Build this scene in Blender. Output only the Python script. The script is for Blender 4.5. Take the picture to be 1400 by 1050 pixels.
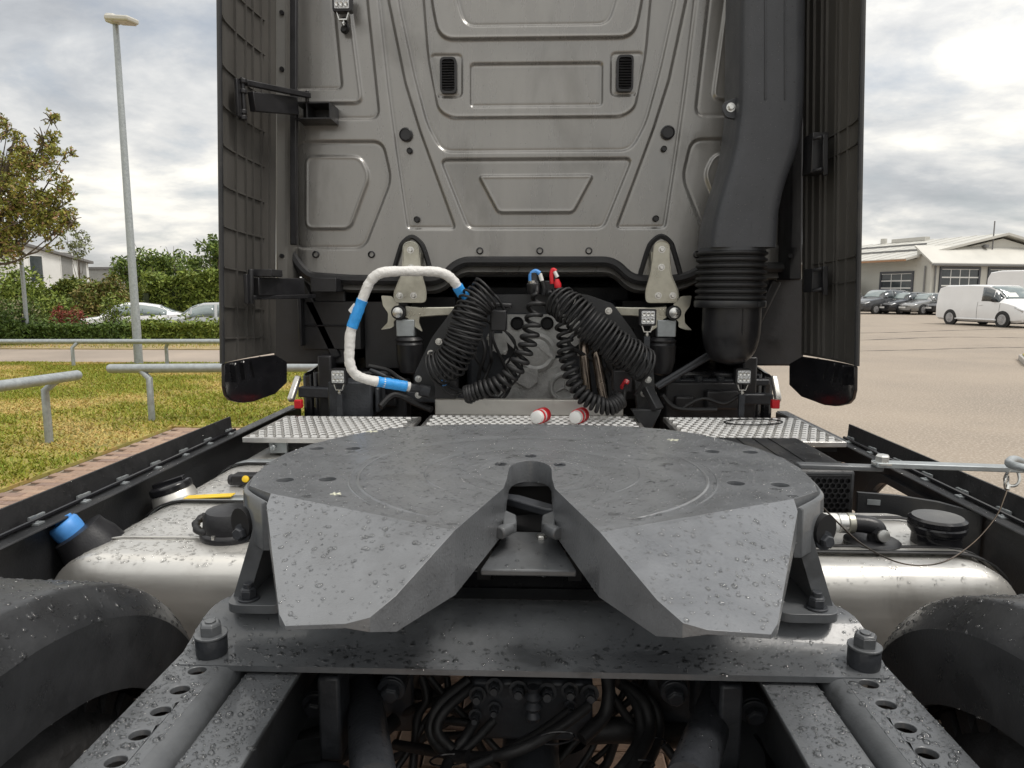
import bpy, bmesh, math, random
import numpy as np
from mathutils import Vector, Matrix
from mathutils.geometry import tessellate_polygon
for o in list(bpy.data.objects): bpy.data.objects.remove(o)
R = math.radians
rnd = random.Random(7)
scene = bpy.context.scene
COL = scene.collection

# ------------------------------------------------------------------ camera
F_PX, YAW, PITCH, CAM = 970.0, R(2.12), R(7.46), Vector((0.015, 0.0, 1.55))
cd = bpy.data.cameras.new('camera'); cam = bpy.data.objects.new('camera', cd); COL.objects.link(cam)
cd.sensor_width = 36; cd.lens = 36*F_PX/1400; cd.clip_start = 0.05; cd.clip_end = 3000
cam.location = CAM; cam.rotation_euler = (math.pi/2-PITCH, 0, YAW)
scene.camera = cam
FW = Vector((-math.sin(YAW)*math.cos(PITCH), math.cos(YAW)*math.cos(PITCH), -math.sin(PITCH)))
RT = Vector((math.cos(YAW), math.sin(YAW), 0)); UP = RT.cross(FW)
# measuring helpers: a point of the photograph at a known depth (y), height (z) or side offset (x), in metres
def ray(px, py): return FW + RT*((px-700)/F_PX) + UP*((525-py)/F_PX)
def aY(px, py, Y): d = ray(px, py); return CAM + d*(Y/d.y)
def aZ(px, py, Z): d = ray(px, py); return CAM + d*((Z-CAM.z)/d.z)
def aX(px, py, X): d = ray(px, py); return CAM + d*((X-CAM.x)/d.x)

# ------------------------------------------------------------------ world and sun
SUN_EL, SUN_AZ = R(62), R(104)        # azimuth from +Y towards +X: high on the right
world = bpy.data.worlds.new('World'); scene.world = world; world.use_nodes = True
nt = world.node_tree; nt.nodes.clear()
def N(t, typ, **kw):
    n = t.nodes.new(typ)
    for k, v in kw.items():
        if k in n.inputs.keys() if isinstance(k, str) else False: n.inputs[k].default_value = v
        else: setattr(n, k, v)
    return n
def math_n(t, op, a, b=None, c=None):
    n = t.nodes.new('ShaderNodeMath'); n.operation = op
    for i, v in enumerate((a, b, c)):
        if v is None: continue
        if hasattr(v, 'links'): t.links.new(v, n.inputs[i])
        else: n.inputs[i].default_value = v
    return n.outputs[0]
def ramp_n(t, fac, stops, interp='LINEAR'):
    n = t.nodes.new('ShaderNodeValToRGB'); cr = n.color_ramp; cr.interpolation = interp
    while len(cr.elements) < len(stops): cr.elements.new(0.5)
    for e, (p, c) in zip(cr.elements, stops):
        e.position = p; e.color = (*c, 1) if len(c) == 3 else c
    t.links.new(fac, n.inputs[0]); return n.outputs[0]
def mix_n(t, fac, a, b, typ='MIX'):
    n = t.nodes.new('ShaderNodeMix'); n.data_type = 'RGBA'; n.blend_type = typ
    for s, v in ((n.inputs[0], fac), (n.inputs[6], a), (n.inputs[7], b)):
        if hasattr(v, 'links'): t.links.new(v, s)
        else: s.default_value = v if not isinstance(v, tuple) else (*v, 1)[:4]
    return n.outputs[2]
sky = N(nt, 'ShaderNodeTexSky', sky_type='NISHITA', sun_disc=False, sun_elevation=SUN_EL, sun_rotation=SUN_AZ, air_density=1.2, dust_density=2.0)
skyb = nt.nodes.new('ShaderNodeVectorMath'); skyb.operation = 'SCALE'; skyb.inputs[3].default_value = 0.10
nt.links.new(sky.outputs[0], skyb.inputs[0])
tc = N(nt, 'ShaderNodeTexCoord'); sp = N(nt, 'ShaderNodeSeparateXYZ'); nt.links.new(tc.outputs['Generated'], sp.inputs[0])
zc = math_n(nt, 'ADD', math_n(nt, 'MAXIMUM', sp.outputs[2], 0.0), 0.26)
u = math_n(nt, 'DIVIDE', sp.outputs[0], zc); v = math_n(nt, 'DIVIDE', sp.outputs[1], zc)
cb = N(nt, 'ShaderNodeCombineXYZ'); nt.links.new(u, cb.inputs[0]); nt.links.new(v, cb.inputs[1])
def cloud_noise(scale, detail, rough, dist, off):
    mp = N(nt, 'ShaderNodeMapping'); mp.inputs['Location'].default_value = off; mp.inputs['Scale'].default_value = (0.9, 1.0, 1)
    nt.links.new(cb.outputs[0], mp.inputs[0])
    nz = N(nt, 'ShaderNodeTexNoise'); nz.inputs['Scale'].default_value = scale; nz.inputs['Detail'].default_value = detail
    nz.inputs['Roughness'].default_value = rough; nz.inputs['Distortion'].default_value = dist
    nt.links.new(mp.outputs[0], nz.inputs[0]); return nz.outputs[0]
n1 = cloud_noise(1.15, 9, 0.56, 0.25, (3.1, 1.7, 0)); n2 = cloud_noise(3.4, 8, 0.6, 0.2, (7.7, 4.2, 0))
nn = math_n(nt, 'ADD', math_n(nt, 'MULTIPLY', n1, 0.68), math_n(nt, 'MULTIPLY', n2, 0.32))
clouds = ramp_n(nt, nn, [(0.34, (0.29, 0.30, 0.315)), (0.43, (0.40, 0.41, 0.42)), (0.50, (0.56, 0.555, 0.54)), (0.57, (0.80, 0.77, 0.70)), (0.68, (0.55, 0.555, 0.56))])
cover = ramp_n(nt, n2, [(0.30, (0.75,)*3), (0.5, (0.95,)*3)])
col = mix_n(nt, cover, skyb.outputs[0], clouds)
bg = N(nt, 'ShaderNodeBackground'); nt.links.new(math_n(nt, 'ADD', math_n(nt, 'MULTIPLY', math_n(nt, 'MAXIMUM', sp.outputs[2], 0.0), 0.75), 0.88), bg.inputs[1])      # overcast sky: brighter overhead than at the horizon
nt.links.new(col, bg.inputs[0]); ow = N(nt, 'ShaderNodeOutputWorld'); nt.links.new(bg.outputs[0], ow.inputs[0])
sd = bpy.data.lights.new('sun', 'SUN'); sd.energy = 1.5; sd.angle = R(18); sd.color = (1, 0.95, 0.88)
sun = bpy.data.objects.new('sun', sd); COL.objects.link(sun)
sun.rotation_euler = Vector((math.sin(SUN_AZ)*math.cos(SUN_EL), math.cos(SUN_AZ)*math.cos(SUN_EL), math.sin(SUN_EL))).to_track_quat('Z', 'Y').to_euler()
sun.location = (4, -4, 12)
vs = scene.view_settings; vs.view_transform = 'Standard'; vs.look = 'None'; vs.gamma = 1; vs.use_curve_mapping = False; vs.exposure = 0.58

# ------------------------------------------------------------------ materials
MATS = {}
def mat(name, col, rough=0.5, metal=0.0, var=0.15, vscale=9.0, bump=0.0, bscale=60.0, coat=0.0, rvar=0.1, spec=0.5, emit=None, trans=0.0, ior=1.45, aniso_stretch=None, speck=None):
    m = bpy.data.materials.new(name); m.use_nodes = True; t = m.node_tree; b = t.nodes['Principled BSDF']
    tcn = t.nodes.new('ShaderNodeTexCoord'); src = tcn.outputs['Object']
    if aniso_stretch:
        mp = t.nodes.new('ShaderNodeMapping'); mp.inputs['Scale'].default_value = aniso_stretch; t.links.new(src, mp.inputs[0]); src2 = mp.outputs[0]
    else: src2 = src
    nz = t.nodes.new('ShaderNodeTexNoise'); nz.inputs['Scale'].default_value = vscale; nz.inputs['Detail'].default_value = 6; nz.inputs['Roughness'].default_value = 0.62
    t.links.new(src2, nz.inputs[0])
    lo = tuple(max(0, c*(1-var)) for c in col); hi = tuple(min(1, c*(1+var)) for c in col)
    c = ramp_n(t, nz.outputs[0], [(0.32, lo), (0.68, hi)])
    if speck:   # (scale, threshold, colour): small spots of dirt, wear or stone
        vz = t.nodes.new('ShaderNodeTexNoise'); vz.inputs['Scale'].default_value = speck[0]; vz.inputs['Detail'].default_value = 3; t.links.new(src, vz.inputs[0])
        f = ramp_n(t, vz.outputs[0], [(speck[1], (0, 0, 0)), (speck[1]+0.07, (1, 1, 1))])
        c = mix_n(t, f, c, speck[2])
    t.links.new(c, b.inputs['Base Color'])
    rr = t.nodes.new('ShaderNodeMapRange'); rr.inputs[1].default_value = 0.3; rr.inputs[2].default_value = 0.7
    rr.inputs[3].default_value = max(0.02, rough-rvar); rr.inputs[4].default_value = min(1, rough+rvar)
    t.links.new(nz.outputs[0], rr.inputs[0]); t.links.new(rr.outputs[0], b.inputs['Roughness'])
    b.inputs['Metallic'].default_value = metal; b.inputs['Specular IOR Level'].default_value = spec
    b.inputs['Coat Weight'].default_value = coat; b.inputs['Coat Roughness'].default_value = 0.06
    b.inputs['IOR'].default_value = ior; b.inputs['Transmission Weight'].default_value = trans
    if emit: b.inputs['Emission Color'].default_value = (*emit[0], 1); b.inputs['Emission Strength'].default_value = emit[1]
    if bump:
        bz = t.nodes.new('ShaderNodeTexNoise'); bz.inputs['Scale'].default_value = bscale; bz.inputs['Detail'].default_value = 4; t.links.new(src2, bz.inputs[0])
        bp = t.nodes.new('ShaderNodeBump'); bp.inputs['Strength'].default_value = bump; bp.inputs['Distance'].default_value = 0.01
        t.links.new(bz.outputs[0], bp.inputs['Height']); t.links.new(bp.outputs[0], b.inputs['Normal'])
    MATS[name] = m; return m
mat('cab_paint', (0.252, 0.246, 0.235), 0.30, 0.45, 0.09, 5.0, 0.03, 500, coat=0.55, rvar=0.09, aniso_stretch=(1.6, 1.6, .35), speck=(150, 0.68, (0.12, 0.12, 0.118)))
def stain(m, scale, lo, hi, colour, stretch, amount):     # irregular dirt and water stains left on a panel
    t = m.node_tree; b = t.nodes['Principled BSDF']; src = b.inputs['Base Color'].links[0].from_socket
    tcn = t.nodes.new('ShaderNodeTexCoord'); mp = t.nodes.new('ShaderNodeMapping'); mp.inputs['Scale'].default_value = stretch; t.links.new(tcn.outputs['Object'], mp.inputs[0])
    nz = t.nodes.new('ShaderNodeTexNoise'); nz.inputs['Scale'].default_value = scale; nz.inputs['Detail'].default_value = 7; nz.inputs['Roughness'].default_value = .6; nz.inputs['Distortion'].default_value = .4; t.links.new(mp.outputs[0], nz.inputs[0])
    f = ramp_n(t, nz.outputs[0], [(lo, (0, 0, 0)), (hi, (amount,)*3)]); t.links.new(mix_n(t, f, src, colour), b.inputs['Base Color'])
stain(MATS['cab_paint'], 3.2, .54, .66, (0.16, 0.155, 0.145), (1.0, 1.0, .55), .55)
mat('tyre_rubber', (0.04, 0.04, 0.041), 0.6, 0, 0.35, 20, 0.2, 90)
mat('corner_paint', (0.14, 0.135, 0.125), 0.4, 0.4, 0.1, 4)
mat('fairing_plastic', (0.078, 0.074, 0.068), 0.42, 0, 0.25, 5, 0.1, 250, aniso_stretch=(1, 1, 0.25))
mat('black_plastic', (0.017, 0.017, 0.019), 0.38, 0, 0.3, 14, 0.08, 220)
mat('gloss_black', (0.012, 0.012, 0.014), 0.2, 0, 0.2, 10)
mat('duct_plastic', (0.050, 0.053, 0.060), 0.40, 0, 0.15, 6, 0.12, 300, speck=(95, 0.66, (0.016, 0.016, 0.018)))
mat('mudguard_plastic', (0.026, 0.027, 0.029), 0.34, 0, 0.3, 12, 0.06, 160, rvar=0.12)
mat('rubber', (0.014, 0.014, 0.015), 0.55, 0, 0.3, 20, 0.15, 90)
mat('skirt_plastic', (0.022, 0.023, 0.025), 0.42, 0, 0.25, 6, 0.12, 200)
mat('chassis_paint', (0.105, 0.111, 0.118), 0.42, 0.08, 0.18, 9, 0.06, 130, coat=0.3, rvar=0.12, speck=(11, 0.61, (0.075, 0.079, 0.084)))
mat('dark_chassis', (0.036, 0.039, 0.045), 0.42, 0.1, 0.3, 14, 0.15, 80)
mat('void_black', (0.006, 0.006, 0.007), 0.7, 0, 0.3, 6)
mat('aluminium', (0.66, 0.645, 0.61), 0.42, 0.85, 0.11, 7, 0.03, 60, rvar=0.08, aniso_stretch=(0.3, 1, 1))
mat('tread_aluminium', (0.70, 0.69, 0.67), 0.36, 0.9, 0.1, 12, 0.08, 200)
mat('zinc', (0.43, 0.42, 0.36), 0.34, 0.9, 0.22, 11, 0.05, 80)
mat('galvanised', (0.34, 0.365, 0.375), 0.45, 0.55, 0.16, 22, 0.06, 120)
mat('bolt_steel', (0.62, 0.62, 0.60), 0.3, 0.9, 0.1, 30)
mat('cast_metal', (0.40, 0.40, 0.39), 0.5, 0.3, 0.2, 20, 0.3, 120)
mat('dark_pipe', (0.16, 0.13, 0.105), 0.22, 0.95, 0.3, 9)
mat('foam_wrap', (0.70, 0.69, 0.67), 0.55, 0, 0.08, 25, 0.5, 70)
mat('blue_tape', (0.04, 0.33, 0.80), 0.4, 0, 0.12, 40, 0.3, 120)
mat('blue_cap', (0.08, 0.28, 0.66), 0.4, 0, 0.1, 30)
mat('red_plastic', (0.62, 0.02, 0.03), 0.35, 0, 0.1, 20)
mat('white_plastic', (0.75, 0.75, 0.73), 0.35, 0, 0.05, 20)
mat('yellow_plastic', (0.75, 0.50, 0.02), 0.4, 0, 0.1, 20)
mat('lens_glass', (0.55, 0.56, 0.57), 0.12, 0.4, 0.25, 130, 0.4, 200)
mat('sticker_white', (0.72, 0.72, 0.70), 0.4, 0, 0.04, 20)
mat('chalk', (0.62, 0.62, 0.50), 0.8, 0, 0.2, 60)
stain(MATS['aluminium'], 5.0, .55, .66, (0.42, 0.40, 0.37), (1, 1, .6), .5); stain(MATS['skirt_plastic'], 6.0, .55, .68, (0.05, 0.048, 0.044), (1, 1, 1), .6); stain(MATS['chassis_paint'], 4.0, .55, .64, (0.07, 0.072, 0.075), (1, 1.6, 1), .6)
def water_mat():
    m = bpy.data.materials.new('water_drop'); m.use_nodes = True; t = m.node_tree; t.nodes.clear()
    fr = t.nodes.new('ShaderNodeFresnel'); fr.inputs[0].default_value = 1.55; tr = t.nodes.new('ShaderNodeBsdfTransparent'); tr.inputs[0].default_value = (.975, .98, .985, 1)
    gl = t.nodes.new('ShaderNodeBsdfGlossy'); gl.inputs['Roughness'].default_value = 0.04; mx = t.nodes.new('ShaderNodeMixShader'); out = t.nodes.new('ShaderNodeOutputMaterial')
    ge = t.nodes.new('ShaderNodeNewGeometry'); t.links.new(math_n(t, 'MULTIPLY', fr.outputs[0], math_n(t, 'SUBTRACT', 1.0, math_n(t, 'MULTIPLY', ge.outputs['Backfacing'], 0.35))), mx.inputs[0]); rf = t.nodes.new('ShaderNodeBsdfRefraction'); rf.inputs['IOR'].default_value = 1.33; rf.inputs['Roughness'].default_value = 0.0; m2 = t.nodes.new('ShaderNodeMixShader'); m2.inputs[0].default_value = 0.62; t.links.new(tr.outputs[0], m2.inputs[1]); t.links.new(rf.outputs[0], m2.inputs[2]); t.links.new(m2.outputs[0], mx.inputs[1]); t.links.new(gl.outputs[0], mx.inputs[2]); t.links.new(mx.outputs[0], out.inputs[0])
    MATS['water'] = m
water_mat()

# ------------------------------------------------------------------ mesh builder
WORLD_ROOTS = {}      # things whose parts are modelled in world coordinates
class MB:
    def __init__(s): s.v = []; s.f = []
    def add(s, vs, fs):
        n = len(s.v); s.v += [tuple(p) for p in vs]; s.f += [tuple(i+n for i in q) for q in fs]; return s
    def box(s, c, d, rot=None):
        x, y, z = (k/2 for k in d); P = [Vector((a*x, b*y, e*z)) for e in (-1, 1) for b in (-1, 1) for a in (-1, 1)]
        if rot is not None: P = [rot @ p for p in P]
        c = Vector(c)
        return s.add([c+p for p in P], [(0, 2, 3, 1), (4, 5, 7, 6), (0, 1, 5, 4), (2, 6, 7, 3), (0, 4, 6, 2), (1, 3, 7, 5)])
    def bb(s, a, b):
        return s.box([(i+j)/2 for i, j in zip(a, b)], [abs(i-j) for i, j in zip(a, b)])
    def bar(s, a, b, w, h, upv=(0, 0, 1)):
        a, b = Vector(a), Vector(b); d = (b-a); L = d.length; d.normalize(); sd_ = d.cross(Vector(upv)).normalized(); u_ = sd_.cross(d)
        return s.box((a+b)/2, (L, w, h), Matrix((d, sd_, u_)).transposed())
    def cyl(s, a, b, r, n=16, r2=None, caps=True, rot0=0.0):
        a, b = Vector(a), Vector(b); d = (b-a).normalized(); t = d.orthogonal().normalized()
        if abs(d.z) > .99: t = Vector((1, 0, 0))
        q = d.cross(t); r2 = r if r2 is None else r2
        P = []
        for c, rr in ((a, r), (b, r2)):
            for i in range(n):
                an = 2*math.pi*i/n+rot0; P.append(c+(t*math.cos(an)+q*math.sin(an))*rr)
        Fs = [(i, (i+1) % n, n+(i+1) % n, n+i) for i in range(n)]
        if caps: Fs += [tuple(range(n))[::-1], tuple(range(n, 2*n))]
        return s.add(P, Fs)
    def hexbolt(s, c, ax, r, h, washer=0):
        c, ax = Vector(c), Vector(ax).normalized()
        if washer: s.cyl(c, c+ax*washer, r*1.45, 18); c = c+ax*washer
        s.cyl(c, c+ax*h*.8, r, 6); s.cyl(c+ax*h*.8, c+ax*h, r*.98, 6, r*.8); return s
    def tube(s, path, r, n=8, closed=False, rfun=None):
        P = [Vector(p) for p in path]; m = len(P); base = len(s.v); out = []
        tp = None; t = None
        for i in range(m):
            d = (P[(i+1) % m]-P[i-1]) if closed else (P[min(i+1, m-1)]-P[max(i-1, 0)])
            d.normalize()
            if t is None: t = d.orthogonal().normalized()
            else:
                t = (t-d*t.dot(d)); t.normalize()
            q = d.cross(t); rr = rfun(i/(m-1)) if rfun else r
            out += [P[i]+(t*math.cos(2*math.pi*k/n)+q*math.sin(2*math.pi*k/n))*rr for k in range(n)]
        Fs = []
        for i in range(m if closed else m-1):
            j = (i+1) % m
            Fs += [(i*n+k, i*n+(k+1) % n, j*n+(k+1) % n, j*n+k) for k in range(n)]
        if not closed: Fs += [tuple(range(n))[::-1], tuple(range((m-1)*n, m*n))]
        return s.add(out, Fs)
    def lathe(s, prof, c, ax=(0, 0, 1), n=24, sx=1.0, sy=1.0):
        c, ax = Vector(c), Vector(ax).normalized(); t = Vector((1, 0, 0)) if abs(ax.z) > .99 else ax.orthogonal().normalized(); q = ax.cross(t); m = len(prof); P = []
        for r, h in prof:
            P += [c+ax*h+(t*math.cos(2*math.pi*k/n)*sx+q*math.sin(2*math.pi*k/n)*sy)*r for k in range(n)]
        Fs = [(i*n+k, i*n+(k+1) % n, (i+1)*n+(k+1) % n, (i+1)*n+k) for i in range(m-1) for k in range(n)]
        Fs += [tuple(range(n))[::-1], tuple(range((m-1)*n, m*n))]
        return s.add(P, Fs)
    def loft(s, rings, closed=True, caps=True):
        n = len(rings[0]); P = [p for r_ in rings for p in r_]; Fs = []
        kk = n if closed else n-1
        for i in range(len(rings)-1):
            Fs += [(i*n+k, i*n+(k+1) % n, (i+1)*n+(k+1) % n, (i+1)*n+k) for k in range(kk)]
        if caps and closed: Fs += [tuple(range(n))[::-1], tuple(range((len(rings)-1)*n, len(rings)*n))]
        return s.add(P, Fs)
    def plate(s, outline, h, fun, holes=()):
        """solid plate: 2-D outline with holes, fun(u, v, w) -> 3-D point, w in 0..h"""
        loops = [list(outline)]+[list(q) for q in holes]
        tri = tessellate_polygon([[Vector((a, b, 0)) for a, b in l] for l in loops])
        flat = [p for l in loops for p in l]; n = len(flat)
        P = [fun(a, b, 0) for a, b in flat]+[fun(a, b, h) for a, b in flat]
        Fs = [tuple(t) for t in tri]+[tuple(n+i for i in t[::-1]) for t in tri]; o = 0
        for l in loops:
            m = len(l); Fs += [(o+i, o+(i+1) % m, n+o+(i+1) % m, n+o+i) for i in range(m)]; o += m
        return s.add(P, Fs)
def circ(cx, cy, r, n=16, ry=None): return [(cx+r*math.cos(2*math.pi*i/n), cy+(ry or r)*math.sin(2*math.pi*i/n)) for i in range(n)]
def spline(pts, n=8, closed=False):
    P = [Vector(p) for p in pts]; m = len(P); out = []
    for i in range(m if closed else m-1):
        p0, p1, p2, p3 = (P[(i-1) % m], P[i], P[(i+1) % m], P[(i+2) % m]) if closed else (P[max(i-1, 0)], P[i], P[i+1], P[min(i+2, m-1)])
        for k in range(n):
            t = k/n; out.append(0.5*((2*p1)+(p2-p0)*t+(2*p0-5*p1+4*p2-p3)*t*t+(3*p1-p0-3*p2+p3)*t**3))
    if not closed: out.append(P[-1])
    return out
def round_poly(pts, r, n=5):
    out = []; m = len(pts)
    for i in range(m):
        p0, p1, p2 = (Vector(pts[k % m]).to_2d() for k in (i-1, i, i+1)); rr = r[i] if isinstance(r, (list, tuple)) else r
        a, b = (p0-p1), (p2-p1); rr = min(rr, a.length*.48, b.length*.48)
        a = p1+a.normalized()*rr; b = p1+b.normalized()*rr
        for k in range(n+1):
            t = k/n; out.append(tuple((1-t)**2*a+2*t*(1-t)*p1+t*t*b))
    return out
def finish_mesh(name, mb, m, angle=38):
    me = bpy.data.meshes.new(name); me.from_pydata([tuple(p) for p in mb.v], [], mb.f); me.validate()
    bm = bmesh.new(); bm.from_mesh(me); bmesh.ops.recalc_face_normals(bm, faces=bm.faces); bm.to_mesh(me); bm.free()
    me.polygons.foreach_set('use_smooth', [True]*len(me.polygons)); me.set_sharp_from_angle(angle=R(angle))
    me.materials.append(MATS[m] if isinstance(m, str) else m); return me
def obj(name, mb, m, parent=None, bev=0.0, seg=2, angle=38, label=None, kind=None):
    o = bpy.data.objects.new(name, finish_mesh(name, mb, m, angle)); COL.objects.link(o)
    if parent is not None:
        o.parent = parent
        if parent.name in WORLD_ROOTS: o.matrix_parent_inverse = WORLD_ROOTS[parent.name]
    if bev:
        md = o.modifiers.new('bevel', 'BEVEL'); md.width = bev; md.segments = seg; md.limit_method = 'ANGLE'; md.angle_limit = R(40); md.use_clamp_overlap = True
    if label: o['label'] = label
    if kind: o['kind'] = kind
    return o
def tag(o, label, cat, group=None):
    o['label'] = label; o['category'] = cat
    if group: o['group'] = group
    return o
def empty(name, loc=(0, 0, 0), rz=0):
    o = bpy.data.objects.new(name, None); COL.objects.link(o); o.location = loc; o.rotation_euler = (0, 0, rz); o.empty_display_size = .2; return o
def copy_tree(o, parent=None):
    c = o.copy(); COL.objects.link(c); c.parent = parent
    for ch in list(o.children): copy_tree(ch, c)
    return c
def struct(name, mb, m, **k):
    o = obj(name, mb, m, **k); o['kind'] = 'structure'; return o
# raindrops standing on a surface: one mesh of small water domes
def drops(parent, mb, n, rmin, rmax, flt=None, nz=0.45, flat=0.45, seed=1, power=2.0, lift=0.0, wall=False):
    # wall=True: drops on upright faces, standing out towards the open side
    rg = np.random.default_rng(seed); V = np.array([tuple(p) for p in mb.v]); T = []
    for f in mb.f:
        for i in range(1, len(f)-1): T.append((f[0], f[i], f[i+1]))
    T = np.array(T); A, B, C = V[T[:, 0]], V[T[:, 1]], V[T[:, 2]]; nr = np.cross(B-A, C-A); ar = np.linalg.norm(nr, axis=1)
    ok = ar > 1e-10; T, A, B, C, nr, ar = T[ok], A[ok], B[ok], C[ok], nr[ok], ar[ok]; nr = nr/ar[:, None]
    if wall: sgn = np.einsum('ij,ij->i', nr, np.array([tuple(CAM)])-A); nr = np.where((sgn < 0)[:, None], -nr, nr)
    else: nr = np.where((nr[:, 2] < 0)[:, None], -nr, nr)
    ok = nr[:, 2] > nz; A, B, C, nr, ar = A[ok], B[ok], C[ok], nr[ok], ar[ok]
    if flt is not None:
        cen = (A+B+C)/3
    Ps, Ns, tot_ = [], [], 0
    for _ in range(25):
        idx = rg.choice(len(A), size=n*2, p=ar/ar.sum()); r1 = np.sqrt(rg.random(n*2)); r2 = rg.random(n*2)
        P = A[idx]*(1-r1)[:, None]+B[idx]*(r1*(1-r2))[:, None]+C[idx]*(r1*r2)[:, None]; Nn = nr[idx]
        if flt is not None:
            k = np.array([bool(flt(p, q)) for p, q in zip(P, Nn)]); P, Nn = P[k], Nn[k]
        Ps.append(P); Ns.append(Nn); tot_ += len(P)
        if tot_ >= n: break
    P, Nn = np.concatenate(Ps)[:n], np.concatenate(Ns)[:n]; n = len(P)
    if n == 0: return None
    K = 8; ang = np.arange(K)*2*np.pi/K; rad = rmin+(rmax-rmin)*rg.random(n)**power
    tx = np.cross(Nn, np.array([[0.13, 0.97, 0.2]])); tx /= np.linalg.norm(tx, axis=1)[:, None]; ty = np.cross(Nn, tx)
    ro = rg.random(n)*6.28; ex = 0.75+0.6*rg.random(n); fl = flat*(0.7+0.6*rg.random(n))
    rings = []
    for rs, hs in ((1.0, -0.05), (0.86, 0.55), (0.5, 0.88)):
        a = ang[None, :]+ro[:, None]*0; wob = 1+0.16*np.sin(2*ang[None, :]+ro[:, None])+0.10*np.sin(3*ang[None, :]+2*ro[:, None])
        cx = np.cos(a)*rs*rad[:, None]*wob*ex[:, None]; cy = np.sin(a)*rs*rad[:, None]*wob
        rings.append(P[:, None, :]+tx[:, None, :]*cx[..., None]+ty[:, None, :]*cy[..., None]+Nn[:, None, :]*(hs*fl*rad+lift)[:, None, None])
    top = (P+Nn*(fl*rad+lift)[:, None])[:, None, :]
    W = np.concatenate(rings+[top], axis=1); M = W.shape[1]; faces = []
    loc = [(i*K+k, i*K+(k+1) % K, (i+1)*K+(k+1) % K, (i+1)*K+k) for i in range(2) for k in range(K)]+[(2*K+k, 2*K+(k+1) % K, 3*K) for k in range(K)]
    q = MB(); q.v = [tuple(p) for p in W.reshape(-1, 3)]; q.f = [tuple(i+j*M for i in f) for j in range(n) for f in loc]
    me = bpy.data.meshes.new('raindrops'); me.from_pydata(q.v, [], q.f); me.polygons.foreach_set('use_smooth', [True]*len(me.polygons)); me.materials.append(MATS['water'])
    o = bpy.data.objects.new('raindrops', me); COL.objects.link(o); o.parent = parent
    if parent.name in WORLD_ROOTS: o.matrix_parent_inverse = WORLD_ROOTS[parent.name]
    o['kind'] = 'stuff'; return o
# ================================================================== THE SETTING: ground, road, lawn, paving
mat('asphalt', (0.262, 0.218, 0.172), 0.75, 0, 0.17, 0.35, 0.8, 55, rvar=0.08, speck=(38, 0.53, (0.37, 0.318, 0.262)))
mat('road_asphalt', (0.30, 0.25, 0.205), 0.8, 0, 0.16, 0.5, 0.3, 60)
mat('soil', (0.29, 0.25, 0.07), 0.95, 0, 0.35, 1.1, 0.6, 30, speck=(3.0, 0.56, (0.33, 0.23, 0.075)))
mat('dry_verge', (0.32, 0.25, 0.13), 0.95, 0, 0.3, 2.0, 0.6, 30)
mat('brick_a', (0.29, 0.195, 0.14), 0.7, 0, 0.22, 14, 0.4, 90)
mat('brick_b', (0.33, 0.23, 0.165), 0.7, 0, 0.22, 14, 0.4, 90)
mat('brick_c', (0.23, 0.155, 0.12), 0.7, 0, 0.22, 14, 0.4, 90)
mat('joint_sand', (0.10, 0.075, 0.055), 0.95, 0, 0.3, 20, 0.5, 60)
mat('crack', (0.06, 0.05, 0.045), 0.85, 0, 0.2, 20)
mat('kerb_stone', (0.36, 0.34, 0.31), 0.8, 0, 0.15, 6, 0.3, 50)
def smooth(t): t = max(0, min(1, t)); return t*t*(3-2*t)
def ground_z(x, y): return -0.30*smooth((y-21.2)/3)*smooth((-x-5)/4)
xs = [-900, -300, -120, -60] + list(np.arange(-40, 61, 2.5)) + [90, 160, 400, 900]
ys = [-300, -60, -20, -8] + list(np.arange(-4, 17, 3)) + list(np.arange(17, 30, 1)) + [34, 42, 60, 90, 150, 300, 900, 2500]
g = MB(); nx = len(xs)
g.v = [(x, y, ground_z(x, y)) for y in ys for x in xs]
g.f = [(j*nx+i, j*nx+i+1, (j+1)*nx+i+1, (j+1)*nx+i) for j in range(len(ys)-1) for i in range(nx-1)]
struct('ground', g, 'asphalt')
LX, LY0, LY1 = -4.12, 7.75, 14.85          # lawn edge beside the paving, its near edge behind the truck, its far edge
lawn = MB()
lawn.plate([(-45, -6), (LX, -6), (LX, LY0), (-0.9, LY0), (-0.9, LY1-.6), (-6, LY1), (-45, LY1+.5)], 0.03, lambda a, b, w: (a, b, 0.004+w))
struct('lawn', lawn, 'soil')
road = MB(); road.plate([(-80, LY1+.62), (-6, LY1+.1), (-0.9, LY1-.5), (-.9, 18.3), (-80, 18.9)], 0.004, lambda a, b, w: (a, b, 0.004+w))
struct('road', road, 'road_asphalt')
verge = MB(); verge.plate([(-80, 18.95), (-.9, 18.35), (-.9, 20.9), (-80, 21.3)], 0.03, lambda a, b, w: (a, b, 0.004+w))
struct('verge', verge, 'dry_verge')
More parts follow.
